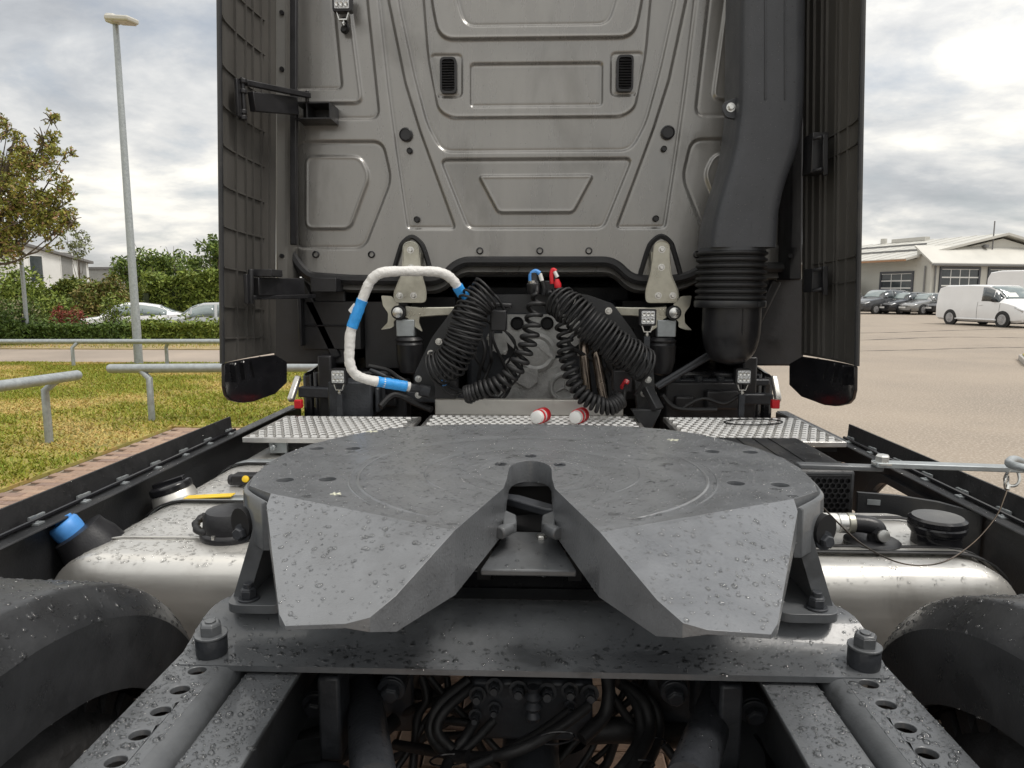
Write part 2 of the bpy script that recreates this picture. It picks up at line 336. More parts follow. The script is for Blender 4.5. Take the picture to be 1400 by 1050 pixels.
# grass: joined blades, denser green and dry straw patches with a shape of their own
def noise2(x, y): return math.sin(x*1.3+1.7*math.sin(y*.9))*.5+math.sin(y*1.9+1.1*math.sin(x*2.3))*.35+math.sin((x+y)*4.1)*.15
def grass_mat():
    m = mat('grass_blades', (0.17, 0.19, 0.035), 0.6, 0, 0.3, 0.9); t = m.node_tree; b = t.nodes['Principled BSDF']
    at = t.nodes.new('ShaderNodeAttribute'); at.attribute_name = 'tint'; t.links.new(at.outputs['Color'], b.inputs['Base Color'])
    b.inputs['Specular IOR Level'].default_value = 0.2
grass_mat()
def grass_patch(name, n, x0, x1, y0, y1, keep, hmin, hmax, seed, label):
    rg = random.Random(seed); V = []; Fc = []; Cc = []
    while len(Fc) < n:
        x = rg.uniform(x0, x1); y = rg.uniform(y0, y1)
        if not keep(x, y): continue
        d = noise2(x*1.1, y*1.7)+rg.gauss(0, .22); h = rg.uniform(hmin, hmax)*(1.15 if d > 0 else .8); a = rg.uniform(0, 6.28); w = rg.uniform(.006, .014)
        lx, ly = rg.gauss(0, .03), rg.gauss(0, .03); k = len(V); z = 0.03
        V += [(x-w*math.cos(a), y-w*math.sin(a), z), (x+w*math.cos(a), y+w*math.sin(a), z), (x+lx, y+ly, z+h)]; Fc.append((k, k+1, k+2))
        if d > -.05: c = (0.22+rg.uniform(-.04, .05), 0.235+rg.uniform(-.03, .04), 0.032)
        elif d > -.5: c = (0.33+rg.uniform(-.05, .05), 0.285+rg.uniform(-.03, .03), 0.06)
        else: c = (0.46+rg.uniform(-.05, .05), 0.34+rg.uniform(-.03, .03), 0.12)
        Cc.append(c)
    me = bpy.data.meshes.new(name); me.from_pydata(V, [], Fc); at = me.color_attributes.new('tint', 'FLOAT_COLOR', 'POINT')
    at.data.foreach_set('color', [v for c in Cc for _ in range(3) for v in (*c, 1)]); me.materials.append(MATS['grass_blades'])
    o = bpy.data.objects.new(name, me); COL.objects.link(o); o['kind'] = 'stuff'; o['label'] = label; o['category'] = 'grass'
    return o
def on_lawn(x, y):
    if y < LY0: return x < LX
    return x < -.95 and y < LY1-.05-.12*(x+6 > 0)*(x+6)
grass_patch('lawn_grass', 130000, -11.5, -.9, 4.6, 14.9, lambda x, y: on_lawn(x, y) and x < -1.2 and x > -.88*y-1.0, .018, .045, 3, 'short patchy green and straw coloured grass on the lawn')
grass_patch('verge_grass', 6000, -20, -.9, 18.4, 21.0, lambda x, y: y > 18.6, .03, .10, 4, 'dry straw coloured grass along the far road edge')
# block paving: pieces that show are single bricks, the rest is one joined part
PX0, PX1, PY0, PY1 = LX+.06, 2.2, -1.0, LY0-.04
pb = MB(); pb.bb((PX0, PY0, -.05), (PX1, PY1, 0.012)); paving = struct('paving', pb, 'joint_sand')
bw, bl = 0.1, 0.2
single = []; rest = {0: MB(), 1: MB(), 2: MB()}
bmesh_brick = []
def brick_mb(c=(0, 0, 0)):
    q = MB(); x, y, z = bl/2-.004, bw/2-.004, .03; e = .006; c = Vector(c)
    ring = lambda a, b, h: [c+Vector(p) for p in ((-a, -b, h), (a, -b, h), (a, b, h), (-a, b, h))]
    q.loft([ring(x, y, 0), ring(x, y, z-e), ring(x-e, y-e, z)], caps=False); q.f.append((8, 9, 10, 11)); return q
for k in 'abc': bmesh_brick.append(finish_mesh('brick', brick_mb(), 'brick_'+k))
cand = []
row = 0; y = PY0+bw/2
while y < PY1-bw/2:
    x = PX0+bl/2+(bl/2 if row % 2 else 0)
    while x < PX1-bl/2: cand.append((x, y)); x += bl
    y += bw; row += 1
def brick_rank(c):
    x, y = c
    if x < -2.9 and y > 4.9 and y > 5.0+(x+4.1)*1.9-.5: return (0, abs(x+4.1)+abs(y-6.3)*.3)
    if abs(x) < .75 and 1.5 < y < 3.1: return (0, 1.0+abs(y-2.3))
    return (1, 0)
cand.sort(key=brick_rank)
rb = random.Random(11)
for i, (x, y) in enumerate(cand):
    k = rb.choice((0, 0, 1, 1, 2)); dz = rb.uniform(-.003, .003)
    if i < 298:
        o = bpy.data.objects.new('brick', bmesh_brick[k]); COL.objects.link(o); o.parent = paving; o.location = (x, y, .012-.018+.006+dz); o.rotation_euler = (rb.gauss(0, .006), rb.gauss(0, .006), rb.gauss(0, .008))
    else: q = brick_mb((x, y, dz)); rest[k].add(q.v, q.f)
for k, l in enumerate('abc'): obj('paving_bricks', rest[k], 'brick_'+l, paving, kind='stuff')
# tar seams and worn tracks in the yard, each a thin strip lying on the asphalt
def seam(pts, w):
    q = MB(); P = spline([(*p, 0) for p in pts], 10); L = []
    for i, p in enumerate(P):
        d = (P[min(i+1, len(P)-1)]-P[max(i-1, 0)]).normalized(); s_ = Vector((-d.y, d.x, 0))*w*(.6+.4*math.sin(i*1.7)); L += [(p+s_).to_tuple(), (p-s_).to_tuple()]
    q.v = [(a, b, .004) for a, b, c in L]; q.f = [(2*i, 2*i+1, 2*i+3, 2*i+2) for i in range(len(P)-1)]; return q
yr = lambda px, py: tuple(aZ(px, py, 0))[:2]
for pts, w in (([yr(1100, 456), yr(1200, 455), yr(1300, 452), yr(1410, 449)], .10), ([yr(1080, 466), yr(1180, 465), yr(1290, 461), yr(1410, 462)], .09), ([yr(1100, 481), yr(1230, 479), yr(1330, 476), yr(1410, 475)], .06)):
    struct('asphalt_seam', seam(pts, w), 'crack')
# grass island with its kerb at the yard's edge
isl = [aZ(1392, 492, 0), aZ(1400, 500, 0), aZ(1430, 512, 0), aZ(1500, 510, 0), aZ(1500, 484, 0), aZ(1420, 484, 0)]
q = MB(); q.plate([(p.x, p.y) for p in isl], .12, lambda a, b, w: (a, b, w)); struct('kerb_island', q, 'kerb_stone', bev=.02)
cx = sum(p.x for p in isl)/6; cy = sum(p.y for p in isl)/6
q = MB(); q.plate([(cx+(p.x-cx)*.9, cy+(p.y-cy)*.88) for p in isl], .025, lambda a, b, w: (a, b, .121+w)); struct('grass_island', q, 'soil')
# ================================================================== THE TRUCK
TRUCK = empty('tractor_truck', (0, 1.5, 0)); WORLD_ROOTS[TRUCK.name] = Matrix.Translation((0, -1.5, 0))
tag(TRUCK, 'grey semi tractor truck seen from behind, wet fifth wheel and coiled hoses', 'truck')
WY = 3.40                                    # rear wall of the cab
def wp(px, py, Y=WY): p = aY(px, py, Y); return (p.x, p.z)
mir = lambda pts: [(-x, z) for x, z in pts]
def sdf_poly(X, Z, poly):
    P = np.array(poly); Q = np.roll(P, -1, axis=0); d2 = np.full(X.shape, 1e9); ins = np.zeros(X.shape, bool)
    for (x0, z0), (x1, z1) in zip(P, Q):
        ex, ez = x1-x0, z1-z0; L = ex*ex+ez*ez
        if L < 1e-14: continue
        t = np.clip(((X-x0)*ex+(Z-z0)*ez)/L, 0, 1); d2 = np.minimum(d2, (X-x0-t*ex)**2+(Z-z0-t*ez)**2)
        c = ((z0 > Z) != (z1 > Z)) & (X < (x1-x0)*(Z-z0)/((z1-z0) or 1e-12)+x0); ins ^= c
    d = np.sqrt(d2); return np.where(ins, d, -d)
# pressed panels: (outline in photo points on the wall plane, corner radius, relief, 'both' = left and right, 'mid' = left half of a symmetric one)
PAN = [
 ([(365, -220), (490, -220), (502, 0), (519, 163), (365, 163)], .05, -.010, 'both'),
 ([(370, -220), (470, -220), (478, 0), (496, 141), (370, 141)], .045, .010, 'both'),
 ([(375, -220), (450, -220), (456, 0), (468, 122), (375, 122)], .03, -.011, 'both'),
 ([(402, 193), (523, 193), (535, 245), (498, 340), (402, 340)], .05, -.011, 'both'),
 ([(417, 213), (493, 213), (506, 240), (479, 313), (417, 313)], .04, .011, 'both'),
 ([(513, -40), (517, 0), (530, 117), (540, 195), (557, 313), (623, 313), (574, 178), (554, 113), (531, 0), (526, -40)], .022, -.010, 'both'),
 ([(536, -220), (544, 0), (566, 103), (584, 171), (604, 208)], .05, -.012, 'mid'),
 ([(562, -220), (585, 75), (599, 150), (616, 161)], .05, .009, 'mid'),
 ([(588, 74), (632, 74), (632, 133), (596, 133)], .025, -.004, 'both'),
 ([(578, -220), (590, 0), (601, 55)], .07, .016, 'mid'),
 ([(612, -220), (624, 0), (636, 37)], .05, -.012, 'mid'),
 ([(643, 87), (643, 146)], .02, -.009, 'mid'),
 ([(602, 218), (640, 313)], .035, -.012, 'mid'),
 ([(654, 240), (681, 291)], .022, .012, 'mid'),
]
EDGE = [(396, 340), (410, 362), (424, 375), (480, 379), (601, 380), (629, 354), (838, 354), (864, 379), (918, 380), (943, 374), (964, 362), (1088, 362)]
edge_w = [wp(*p) for p in EDGE]
edge_s = []
er = round_poly([(edge_w[0][0]-.02, edge_w[0][1]+.1)]+edge_w+[(edge_w[-1][0]+.02, edge_w[-1][1]+.1)], .05, 6)
ex_ = np.array([p[0] for p in er]); ez_ = np.array([p[1] for p in er]); o_ = np.argsort(ex_); ex_, ez_ = ex_[o_], ez_[o_]
XW = 1.165; ZT = 2.98
nxg, nzg = 640, 370
gx = np.linspace(-XW, XW, nxg); zb = np.interp(gx, ex_, ez_)
tt = np.linspace(0, 1, nzg); X = np.repeat(gx[None, :], nzg, 0); Z = zb[None, :]+(ZT-zb)[None, :]*tt[:, None]
H = np.zeros_like(X); wS = .0075
for pts, r_, h, mode in PAN:
    w = [wp(*p) for p in pts]
    polys = [w, mir(w)] if mode == 'both' else [w+[(-x, z) for x, z in w[::-1]]]
    for pl in polys:
        s_ = sdf_poly(X, Z, round_poly(pl, r_, 6)); t_ = np.clip((s_+wS)/(2*wS), 0, 1); H += h*t_*t_*(3-2*t_)
        H += .0018*np.sign(h)*np.exp(-((s_-wS*.9)/.006)**2)          # rolled bead along each press line
rngs = np.random.default_rng(5)
H += .0016*np.sin(X*3.1+.4)*np.sin(Z*4.3)                                  # slight waviness of the pressed sheet
bend = np.clip((np.abs(X)-1.09)/.075, 0, 1)**2*.05
wall = MB(); Yv = WY-H+bend
wall.v = list(zip(X.ravel().tolist(), Yv.ravel().tolist(), Z.ravel().tolist()))
ii = (np.arange(nzg-1)[:, None]*nxg+np.arange(nxg-1)[None, :]).ravel()
wall.f = list(zip(ii.tolist(), (ii+1).tolist(), (ii+1+nxg).tolist(), (ii+nxg).tolist()))
rear_wall = obj('rear_wall', wall, 'cab_paint', TRUCK, angle=80)
shell = MB()
prof = [(-1.17, 1.66), (-1.21, 1.9), (-1.20, 2.6), (-1.165, 3.3), (-1.05, 3.62), (-.8, 3.72), (.8, 3.72), (1.05, 3.62), (1.165, 3.3), (1.20, 2.6), (1.21, 1.9), (1.17, 1.66)]
shell.loft([[(x, Y, z) for x, z in prof] for Y in (3.455, 5.35)]); shell.loft([[(x*.97, 5.35+.0*Y, z*.99) for x, z in prof] for Y in (0, 1)], caps=False)
shell.bb((-1.16, WY-.002, ZT-.004), (1.16, 3.46, 3.6))
obj('cab_shell', shell, 'cab_paint', TRUCK)
# seal along the lower edge, and the lip behind it
sealp = [Vector((x, WY-.004, z-.012)) for x, z in er]
s_ = MB(); s_.tube(sealp, .024, 8)
for sg in (-1, 1):
    arch = [wp(536, 378), (wp(546, 344)), wp(551, 332), wp(563, 324), wp(575, 332), wp(581, 344), wp(591, 378)]
    s_.tube(spline([((x if sg < 0 else -x), WY-.004, z) for x, z in arch], 5), .012, 6)
obj('seal', s_, 'rubber', rear_wall)
l_ = MB(); pts = [Vector((x, 0, z)) for x, z in er]
for a, b in zip(pts[:-1], pts[1:]):
    if (b-a).length < 1e-5: continue
    l_.add([(a.x, WY+.03, a.z-.028), (b.x, WY+.03, b.z-.028), (b.x, WY+.015, b.z-.06), (a.x, WY+.015, a.z-.06), (a.x, WY+.09, a.z-.075), (b.x, WY+.09, b.z-.075)], [(0, 1, 2, 3), (3, 2, 5, 4)])
obj('lip', l_, 'cab_paint', rear_wall)
for sg in (-1, 1):
    v0, v1 = wp(602, 80), wp(625, 129); x0, x1 = sorted((abs(v0[0]), abs(v1[0]))); zc0, zc1 = v1[1], v0[1]
    q = MB(); oc = round_poly([(x0, zc0), (x1, zc0), (x1, zc1), (x0, zc1)], .022, 5); inn = round_poly([(x0+.009, zc0+.01), (x1-.009, zc0+.01), (x1-.009, zc1-.01), (x0+.009, zc1-.01)], .016, 5)
    q.plate(oc, .022, lambda a, b, w: (sg*a, WY-.006-w+.004, b), [inn]); q.plate(oc, .004, lambda a, b, w: (sg*a, WY-.006-w, b))
    for k in range(11):
        zz = zc0+.02+(zc1-zc0-.04)*k/10; q.box((sg*(x0+x1)/2, WY-.018, zz), (x1-x0-.018, .016, .004), Matrix.Rotation(R(35), 3, 'X'))
    obj('vent', q, 'black_plastic', rear_wall)
    for (px, py, rr) in ((555, 184, .030), (560, 206, .013), (570, 300, .014)):
        x, z = wp(px, py); q = MB(); q.lathe([(rr*1.05, .012), (rr*1.05, -.004), (rr*.85, -.008), (rr*.8, -.004), (rr*.3, -.004)], (sg*abs(x), WY-.002, z), (0, 1, 0), 20); obj('grommet', q, 'black_plastic', rear_wall)
for px, py in ((432, 348), (508, 348), (656, 343), (738, 343), (805, 343), (952, 348)):
    x, z = wp(px, py); q = MB(); q.lathe([(.017, .006), (.017, -.004), (.011, -.006), (.010, .004)], (x, WY-.002, z), (0, 1, 0), 16); obj('grommet', q, 'gloss_black', rear_wall)
# corner posts, door-side strips
for sg in (-1, 1):
    q = MB(); q.loft([[(sg*(1.232-.04*(z-1.25)), 3.325, z), (sg*(1.185-.04*(z-1.25)), 3.345, z), (sg*(1.160-.03*(z-1.25)), 3.385, z), (sg*(1.150-.03*(z-1.25)), 3.44, z), (sg*(1.26-.04*(z-1.25)), 3.44, z)] for z in (1.60, 1.75, 2.4, 3.0, 3.5)])
    cp = obj('corner_post', q, 'corner_paint' if sg < 0 else 'black_plastic', TRUCK, bev=.008)
    for py in (18, 95, 350):
        p = aY(386 if sg < 0 else 1080, py, 3.33); q = MB(); q.cyl(p, p+Vector((0, -.012, 0)), .01, 12); obj('screw', q, 'black_plastic', cp)
# side fairings: ribbed inner faces, dark lower flap
FS = [(1.252, 2.80), (1.262, 2.83), (1.266, 2.92), (1.262, 3.03), (1.252, 3.13), (1.238, 3.23), (1.225, 3.30)]
def fx(i, z): return FS[i][0]-.045*(z-1.25)
def fsec(Y, z):
    ys_ = [p[1] for p in FS]; xs_ = [p[0] for p in FS]; return float(np.interp(Y, ys_, xs_))-.045*(z-1.25)
ZF = 1.26
for sg in (-1, 1):
    q = MB(); zz = list(np.linspace(ZF, 3.65, 12)); Ys = list(np.linspace(2.80, 3.30, 16))
    inner = [[(sg*fsec(Y, z), Y, z) for Y in Ys]+[(sg*(fsec(Y, z)+.016), Y, z) for Y in Ys[::-1]] for z in zz]
    q.loft(inner); fair = obj('side_fairing', q, 'fairing_plastic', TRUCK, label='ribbed dark side fairing')
    q = MB(); q.tube([(sg*(fsec(2.8, z)+.004), 2.8, z) for z in zz], .009, 8); obj('edge_trim', q, 'skirt_plastic', fair)
    vr = (2.95, 3.04, 3.10, 3.17, 3.24) if sg < 0 else (2.92, 3.0, 3.03, 3.11, 3.15, 3.21, 3.26)
    for Y in vr:
        q = MB(); q.loft([[(sg*(fsec(Y, z)+.004), Y-.004, z), (sg*(fsec(Y, z)-.010), Y-.003, z), (sg*(fsec(Y, z)-.010), Y+.003, z), (sg*(fsec(Y, z)+.004), Y+.004, z)] for z in (ZF+.01, 2.0, 3.6)]); obj('vertical_rib', q, 'fairing_plastic', fair)
    hr = (-60, -15, 37, 100, 153, 205, 258, 312, 366, 418, 460) if sg < 0 else (178, 208, 352, 384)
    for py in hr:
        z0 = aY(330, py, 2.93).z; q = MB(); Yl = np.linspace(2.81, 3.2, 10)
        q.loft([[(sg*(fsec(Y, z0)+.004), Y, z0-.004-.05*(Y-2.8)), (sg*(fsec(Y, z0)-.007), Y, z0-.003-.05*(Y-2.8)), (sg*(fsec(Y, z0)-.007), Y, z0+.003-.05*(Y-2.8)), (sg*(fsec(Y, z0)+.004), Y, z0+.004-.05*(Y-2.8))] for Y in Yl]); obj('cross_rib', q, 'fairing_plastic', fair)
    q = MB(); cols = []
    for Y in np.linspace(2.80, 3.30, 14):
        t = (Y-2.8)/.50; zl = float(np.interp(t, [0, .06, .15, .35, .55, .85, 1], [1.165, 1.13, 1.10, 1.072, 1.062, 1.076, 1.12])); zu = ZF-.002-.04*max(0, (t-.85)/.15)
        cols.append([(sg*(fsec(Y, z)-.006-.05*t*t), Y, z) for z in (zl, zl*.6+zu*.4, zu)]+[(sg*(fsec(Y, z)+.010-.05*t*t), Y, z) for z in (zu, zl)])
    q.loft(cols); fl = obj('lower_flap', q, 'gloss_black', fair, bev=.004)
    for k in range(4):
        Y = 2.88+.085*k; q = MB(); q.loft([[(sg*(fsec(Y+d, z)-.008), Y+d, z-.2*d), (sg*(fsec(Y+d, z)-.028), Y+d, z-.2*d)] + [(sg*(fsec(Y+d, z)-.028), Y+d, z+.014), (sg*(fsec(Y+d, z)-.008), Y+d, z+.014)] for d, z in ((-.012, 1.235), (.0, 1.21), (.012, 1.175))])
        q.hexbolt((sg*(fsec(Y, 1.2)-.008), Y+.02, 1.245), (-sg, 0, 0), .009, .012, .003); obj('clip', q, 'gloss_black', fair)
# hinge brackets of the left fairing
hb = MB()
hb.bar(aY(336, 113, 2.95), aY(423, 131, 3.27), .022, .022); hb.bar(aY(344, 139, 2.97), aY(404, 145, 3.25), .03, .075)
for yy in (108, 122, 150, 158): hb.cyl(aY(332, yy, 2.93), aY(332, yy+6, 2.93), .017, 10)
hb.cyl(aY(331, 106, 2.93), aY(334, 163, 2.93), .009, 8); hb.bar(aY(324, 108, 2.9), aY(327, 160, 2.9), .03, .012, (1, 0, 0))
hb.cyl(aY(420, 124, 3.27), aY(420, 140, 3.27), .009, 8)
br = obj('fairing_hinge', hb, 'black_plastic', TRUCK, bev=.003)
q = MB(); a = aY(404, 140, 3.28); b = aY(453, 163, 3.28)
q.bb((a.x, 3.27, b.z), (b.x, 3.40, b.z+.006)); q.bb((a.x, 3.272, a.z-.006), (b.x, 3.40, a.z)); q.bb((b.x-.006, 3.27, b.z+.006), (b.x, 3.40, a.z-.006)); q.bb((a.x+.05, 3.27, b.z+.006), (a.x+.056, 3.40, a.z-.006)); q.bb((a.x, 3.384, b.z+.007), (b.x-.006, 3.396, a.z-.007))
q.hexbolt((a.x+.11, 3.385, (a.z+b.z)/2-.01), (0, -1, 0), .012, .012, .003); q.hexbolt((a.x+.11, 3.33, a.z), (0, 0, 1), .008, .012)
obj('hinge_box', q, 'black_plastic', br)
q = MB(); q.bar(aY(402, -80, 3.3), aY(402, 335, 3.3), .03, .03, (0, 1, 0)); obj('support_pole', q, 'black_plastic', TRUCK, bev=.005)
hb = MB()
hb.bar(aY(350, 392, 2.97), aY(413, 392, 3.27), .03, .075); hb.bar(aY(342, 407, 2.95), aY(430, 405, 3.3), .02, .018)
hb.bar(aY(337, 375, 2.92), aY(339, 415, 2.92), .035, .016, (1, 0, 0)); hb.cyl(aY(343, 368, 2.94), aY(343, 415, 2.94), .012, 8)
hb.bb(tuple(aY(424, 380, 3.3)), (aY(460, 400, 3.3).x, 3.45, aY(460, 399, 3.3).z)); hb.bb(tuple(aY(345, 368, 2.97)), (aY(375, 374, 3.0).x, 3.1, aY(345, 378, 2.97).z))
obj('fairing_hinge', hb, 'black_plastic', TRUCK, bev=.003)
for y0, y1 in ((188, 236), (368, 400)):    # right fairing brackets
    hb = MB()
    hb.bb(tuple(aY(1099, y0, 3.1)), (aY(1130, y1, 3.0).x, 3.0, aY(1130, y1, 3.0).z)); hb.bar(aY(1128, y0-4, 2.97), aY(1128, y1+4, 2.97), .014, .02, (1, 0, 0))
    for yy in (y0+2, y1-2): hb.cyl(aY(1112, yy, 2.98), aY(1124, yy-3, 2.95), .008, 8)
    obj('fairing_hinge', hb, 'black_plastic', TRUCK, bev=.003)
# ---- air intake duct
DK = [(-120, 1016, 1104), (0, 1014, 1103), (80, 1013, 1102), (130, 1012, 1101), (160, 1010, 1100), (190, 1006, 1096), (215, 1001, 1089), (240, 994, 1079), (265, 986, 1071), (290, 979, 1066), (315, 974, 1064), (338, 972, 1063)]
def rrect(x0, x1, y0, y1, z, r=.05, n=4):
    return [(a, b, z) for a, b in round_poly([(x0, y0), (x1, y0), (x1, y1), (x0, y1)], r, n)]
q = MB(); rings = []
for py, l, r_ in DK:
    a, b = aY(l, py, 3.04), aY(r_, py, 3.04); rings.append(rrect(a.x, b.x, 3.02, 3.33, a.z))
a, b = aY(1016, -120, 3.04), aY(1104, -120, 3.04); rings.insert(0, rrect(a.x, b.x, 3.02, 3.33, 3.6))
q.loft(rings[::-1]); duct = obj('intake_duct', q, 'duct_plastic', TRUCK, angle=60)
dmb = q
drops(duct, dmb, 1100, .0014, .0034, lambda p, n_: n_[1] < -.6 and p[2] < 2.95, -1, .5, 21, 2.0, wall=True)
for px in (1046, 1073):
    a, b = aY(px, -100, 3.02), aY(px, 137, 3.02); q = MB(); q.bar(a, b, .006, .010, (0, 1, 0)); obj('duct_ridge', q, 'duct_plastic', duct, bev=.002)
p = aY(999, 147, 3.1); q = MB(); q.plate(round_poly([(p.x-.035, p.z-.01), (p.x-.015, p.z-.04), (p.x+.05, p.z-.05), (p.x+.05, p.z+.06), (p.x+.02, p.z+.04), (p.x-.03, p.z+.02)], .012, 3), .02, lambda a, b, w: (a, 3.10+w, b)); tab = obj('mounting_tab', q, 'duct_plastic', duct, bev=.003)
q = MB(); q.hexbolt((p.x, 3.10, p.z), (0, -1, 0), .013, .012, .004); obj('bolt', q, 'bolt_steel', duct)
a, b = aY(964, 340, 3.0), aY(1065, 340, 3.0); cxd, cyd = (a.x+b.x)/2, 3.155; z1, z0 = a.z, aY(1015, 412, 3.0).z; rw = (b.x-a.x)/2
prof = [(rw*.9, 0)]; nb = 8
for k in range(nb):
    h0 = (z1-z0)*k/nb; hh = (z1-z0)/nb; prof += [(rw*.90, h0+hh*.08), (rw*.99, h0+hh*.3), (rw, h0+hh*.5), (rw*.99, h0+hh*.7), (rw*.90, h0+hh*.92)]
q = MB(); q.lathe(prof, (cxd, cyd, z0), (0, 0, 1), 40); obj('bellows', q, 'rubber', duct, angle=60)
q = MB(); q.lathe([(rw*.99, 0), (rw*1.01, .004), (rw*1.01, .026), (rw*.99, .03)], (cxd, cyd, z0-.028), (0, 0, 1), 40); q.bar((cxd+rw*.55, cyd-rw*.86, z0-.013), (cxd+rw*.75, cyd-rw*.7, z0-.013), .02, .02); obj('clamp', q, 'skirt_plastic', duct)
q = MB(); q.lathe([(rw*.93, 0.03), (rw*.93, .02), (rw*.93, 0.008), (rw*.95, 0)], (cxd, cyd, z1-.02), (0, 0, 1), 40); obj('collar', q, 'duct_plastic', duct)
rc = rw*.83; zc = aY(1013, 440, 3.0).z; zbm = aY(1013, 502, 3.0).z; cxc = (aY(971, 440, 3.0).x+aY(1056, 440, 3.0).x)/2
q = MB(); pr = [(rc, z0-.02-zbm), (rc, (zc-zbm)*.85)]
for k in range(1, 9): an = k/8*math.pi/2; pr.append((max(.012, rc*math.cos(an)**.6), (zc-zbm)*.85*(1-math.sin(an))))
q.lathe(pr[::-1], (cxc, cyd, zbm), (0, 0, 1), 40); can = obj('intake_canister', q, 'black_plastic', duct, angle=60)
q = MB(); q.tube([(cxc+rc*.12, cyd-rc*1.0, z0-.03), (cxc+rc*.12, cyd-rc*1.0, zbm+(zc-zbm)*.8), (cxc+.02, cyd-rc*.8, zbm+.05)], .003, 5); obj('mould_line', q, 'black_plastic', duct)
q = MB()
for d in (0, .05): q.cyl(aY(896+d*60, 528+d*40, 3.25), aY(972+d*60, 482+d*60, 3.3), .012, 10)
obj('strut', q, 'dark_chassis', TRUCK)
# ---- cab latches with dampers
def latch(sg):
    X = lambda px: sg*abs(aY(px, 400, 3.31).x)
    Zp = lambda py: aY(563, py, 3.31).z
    t = MB(); oc = round_poly([(X(553), Zp(352)), (X(553), Zp(331)), (X(573), Zp(331)), (X(574), Zp(352)), (X(577), Zp(375)), (X(583), Zp(398)), (X(582), Zp(413)), (X(540), Zp(413)), (X(539), Zp(400)), (X(550), Zp(376))], [.02, .05, .05, .02, .02, .02, .02, .02, .02, .02], 6)
    t.plate(oc, .012, lambda a, b, w: (a, 3.30+w, b)); t.bb((X(552), 3.312, Zp(385)), (X(576), 3.40, Zp(345))); L = obj('cab_latch', t, 'zinc', TRUCK, bev=.003)
    e = MB(); e.tube([(a, 3.302, b) for a, b in oc], .004, 6, closed=True); obj('flange', e, 'zinc', L)
    for px, py in ((563, 342), (563, 366), (547, 404), (566, 404)):
        q = MB(); q.hexbolt((X(px), 3.30, Zp(py)), (0, -1, 0), .011, .012, .003); obj('bolt', q, 'bolt_steel', L)
    def hook(pts):
        q = MB(); q.plate(round_poly([(X(a), Zp(b)) for a, b in pts], .008, 4), .014, lambda a, b, w: (a, 3.31+w, b)); return obj('hook', q, 'zinc', L, bev=.002)
    hook([(521, 404), (535, 405), (545, 415), (545, 432), (537, 440), (538, 446), (530, 450), (519, 451), (529, 441), (530, 428), (523, 418)])
    hook([(552, 432), (574, 428), (572, 440), (577, 454), (565, 446), (558, 436)])
    q = MB(); q.cyl((X(545), 3.285, Zp(427)), (X(545), 3.34, Zp(427)), .033, 24); obj('pivot_bush', q, 'rubber', L)
    q = MB(); q.lathe([(.024, 0), (.024, .012), (.018, .014), (.018, .02), (.010, .024)], (X(545), 3.287, Zp(427)), (0, -1, 0), 20); obj('pivot_bolt', q, 'bolt_steel', L)
    q = MB(); q.loft([[(X(x), 3.315+d, Zp(y-h)), (X(x), 3.315+d, Zp(y+h))][::1]+[(X(x), 3.335+d, Zp(y+h)), (X(x), 3.335+d, Zp(y-h))] for x, y, h, d in ((553, 427, 9, 0), (575, 427, 7, 0), (600, 426, 6, .01), (640, 425, 6, .02))]); obj('crossbar', q, 'zinc', L, bev=.005)
    q = MB(); q.bb((X(541), 3.30, Zp(460)), (X(566), 3.35, Zp(437))); obj('damper_block', q, 'galvanised', L, bev=.004)
    cxp = X(557); q = MB(); hz = Zp(461)-Zp(512); q.lathe([(.02, 0), (.045, .01), (.058, .06), (.062, hz*.75), (.064, hz*.8), (.058, hz*.86), (.064, hz*.92), (.05, hz)], (cxp, 3.33, Zp(512)), (0, 0, 1), 28); obj('air_damper', q, 'black_plastic', L)
latch(-1); latch(1)
# ---- hose bracket: arched frame in front of the gearbox
AY = 3.10
out = [(568, 545), (566, 512), (590, 462), (625, 415), (650, 403), (800, 402), (838, 415), (865, 452), (893, 500), (897, 560), (873, 575), (868, 520), (846, 470), (815, 440), (790, 425), (700, 428), (672, 426), (640, 455), (605, 505), (600, 545)]
q = MB(); q.plate(round_poly([wp(*p, AY) for p in out], .02, 3), .05, lambda a, b, w: (a, AY+w, b)); arch = obj('hose_bracket', q, 'skirt_plastic', TRUCK, bev=.004)
for px, py in ((600, 467), (589, 483), (572, 518), (654, 418), (782, 411), (832, 425), (886, 519), (880, 538), (893, 539), (572, 540)):
    p = aY(px, py, AY); q = MB(); q.hexbolt(p, (0, -1, 0), .0105, .012, .003); obj('bolt', q, 'bolt_steel', arch)
q = MB(); a, b = wp(671, 452, 3.06), wp(693, 424, 3.06); q.bb((a[0], 3.02, a[1]), (b[0], 3.12, b[1])); q.bar(aY(640, 415, 3.06), aY(700, 418, 3.06), .02, .02); obj('cable_holder', q, 'black_plastic', TRUCK, bev=.006)
q = MB(); q.bar(aY(900, 560, 3.0), aY(884, 530, 3.05), .05, .03); q.plate([wp(*p, 3.0) for p in ((863, 560), (905, 560), (893, 585), (880, 590))], .04, lambda a, b, w: (a, 3.0+w, b)); obj('bracket_foot', q, 'skirt_plastic', TRUCK, bev=.004)
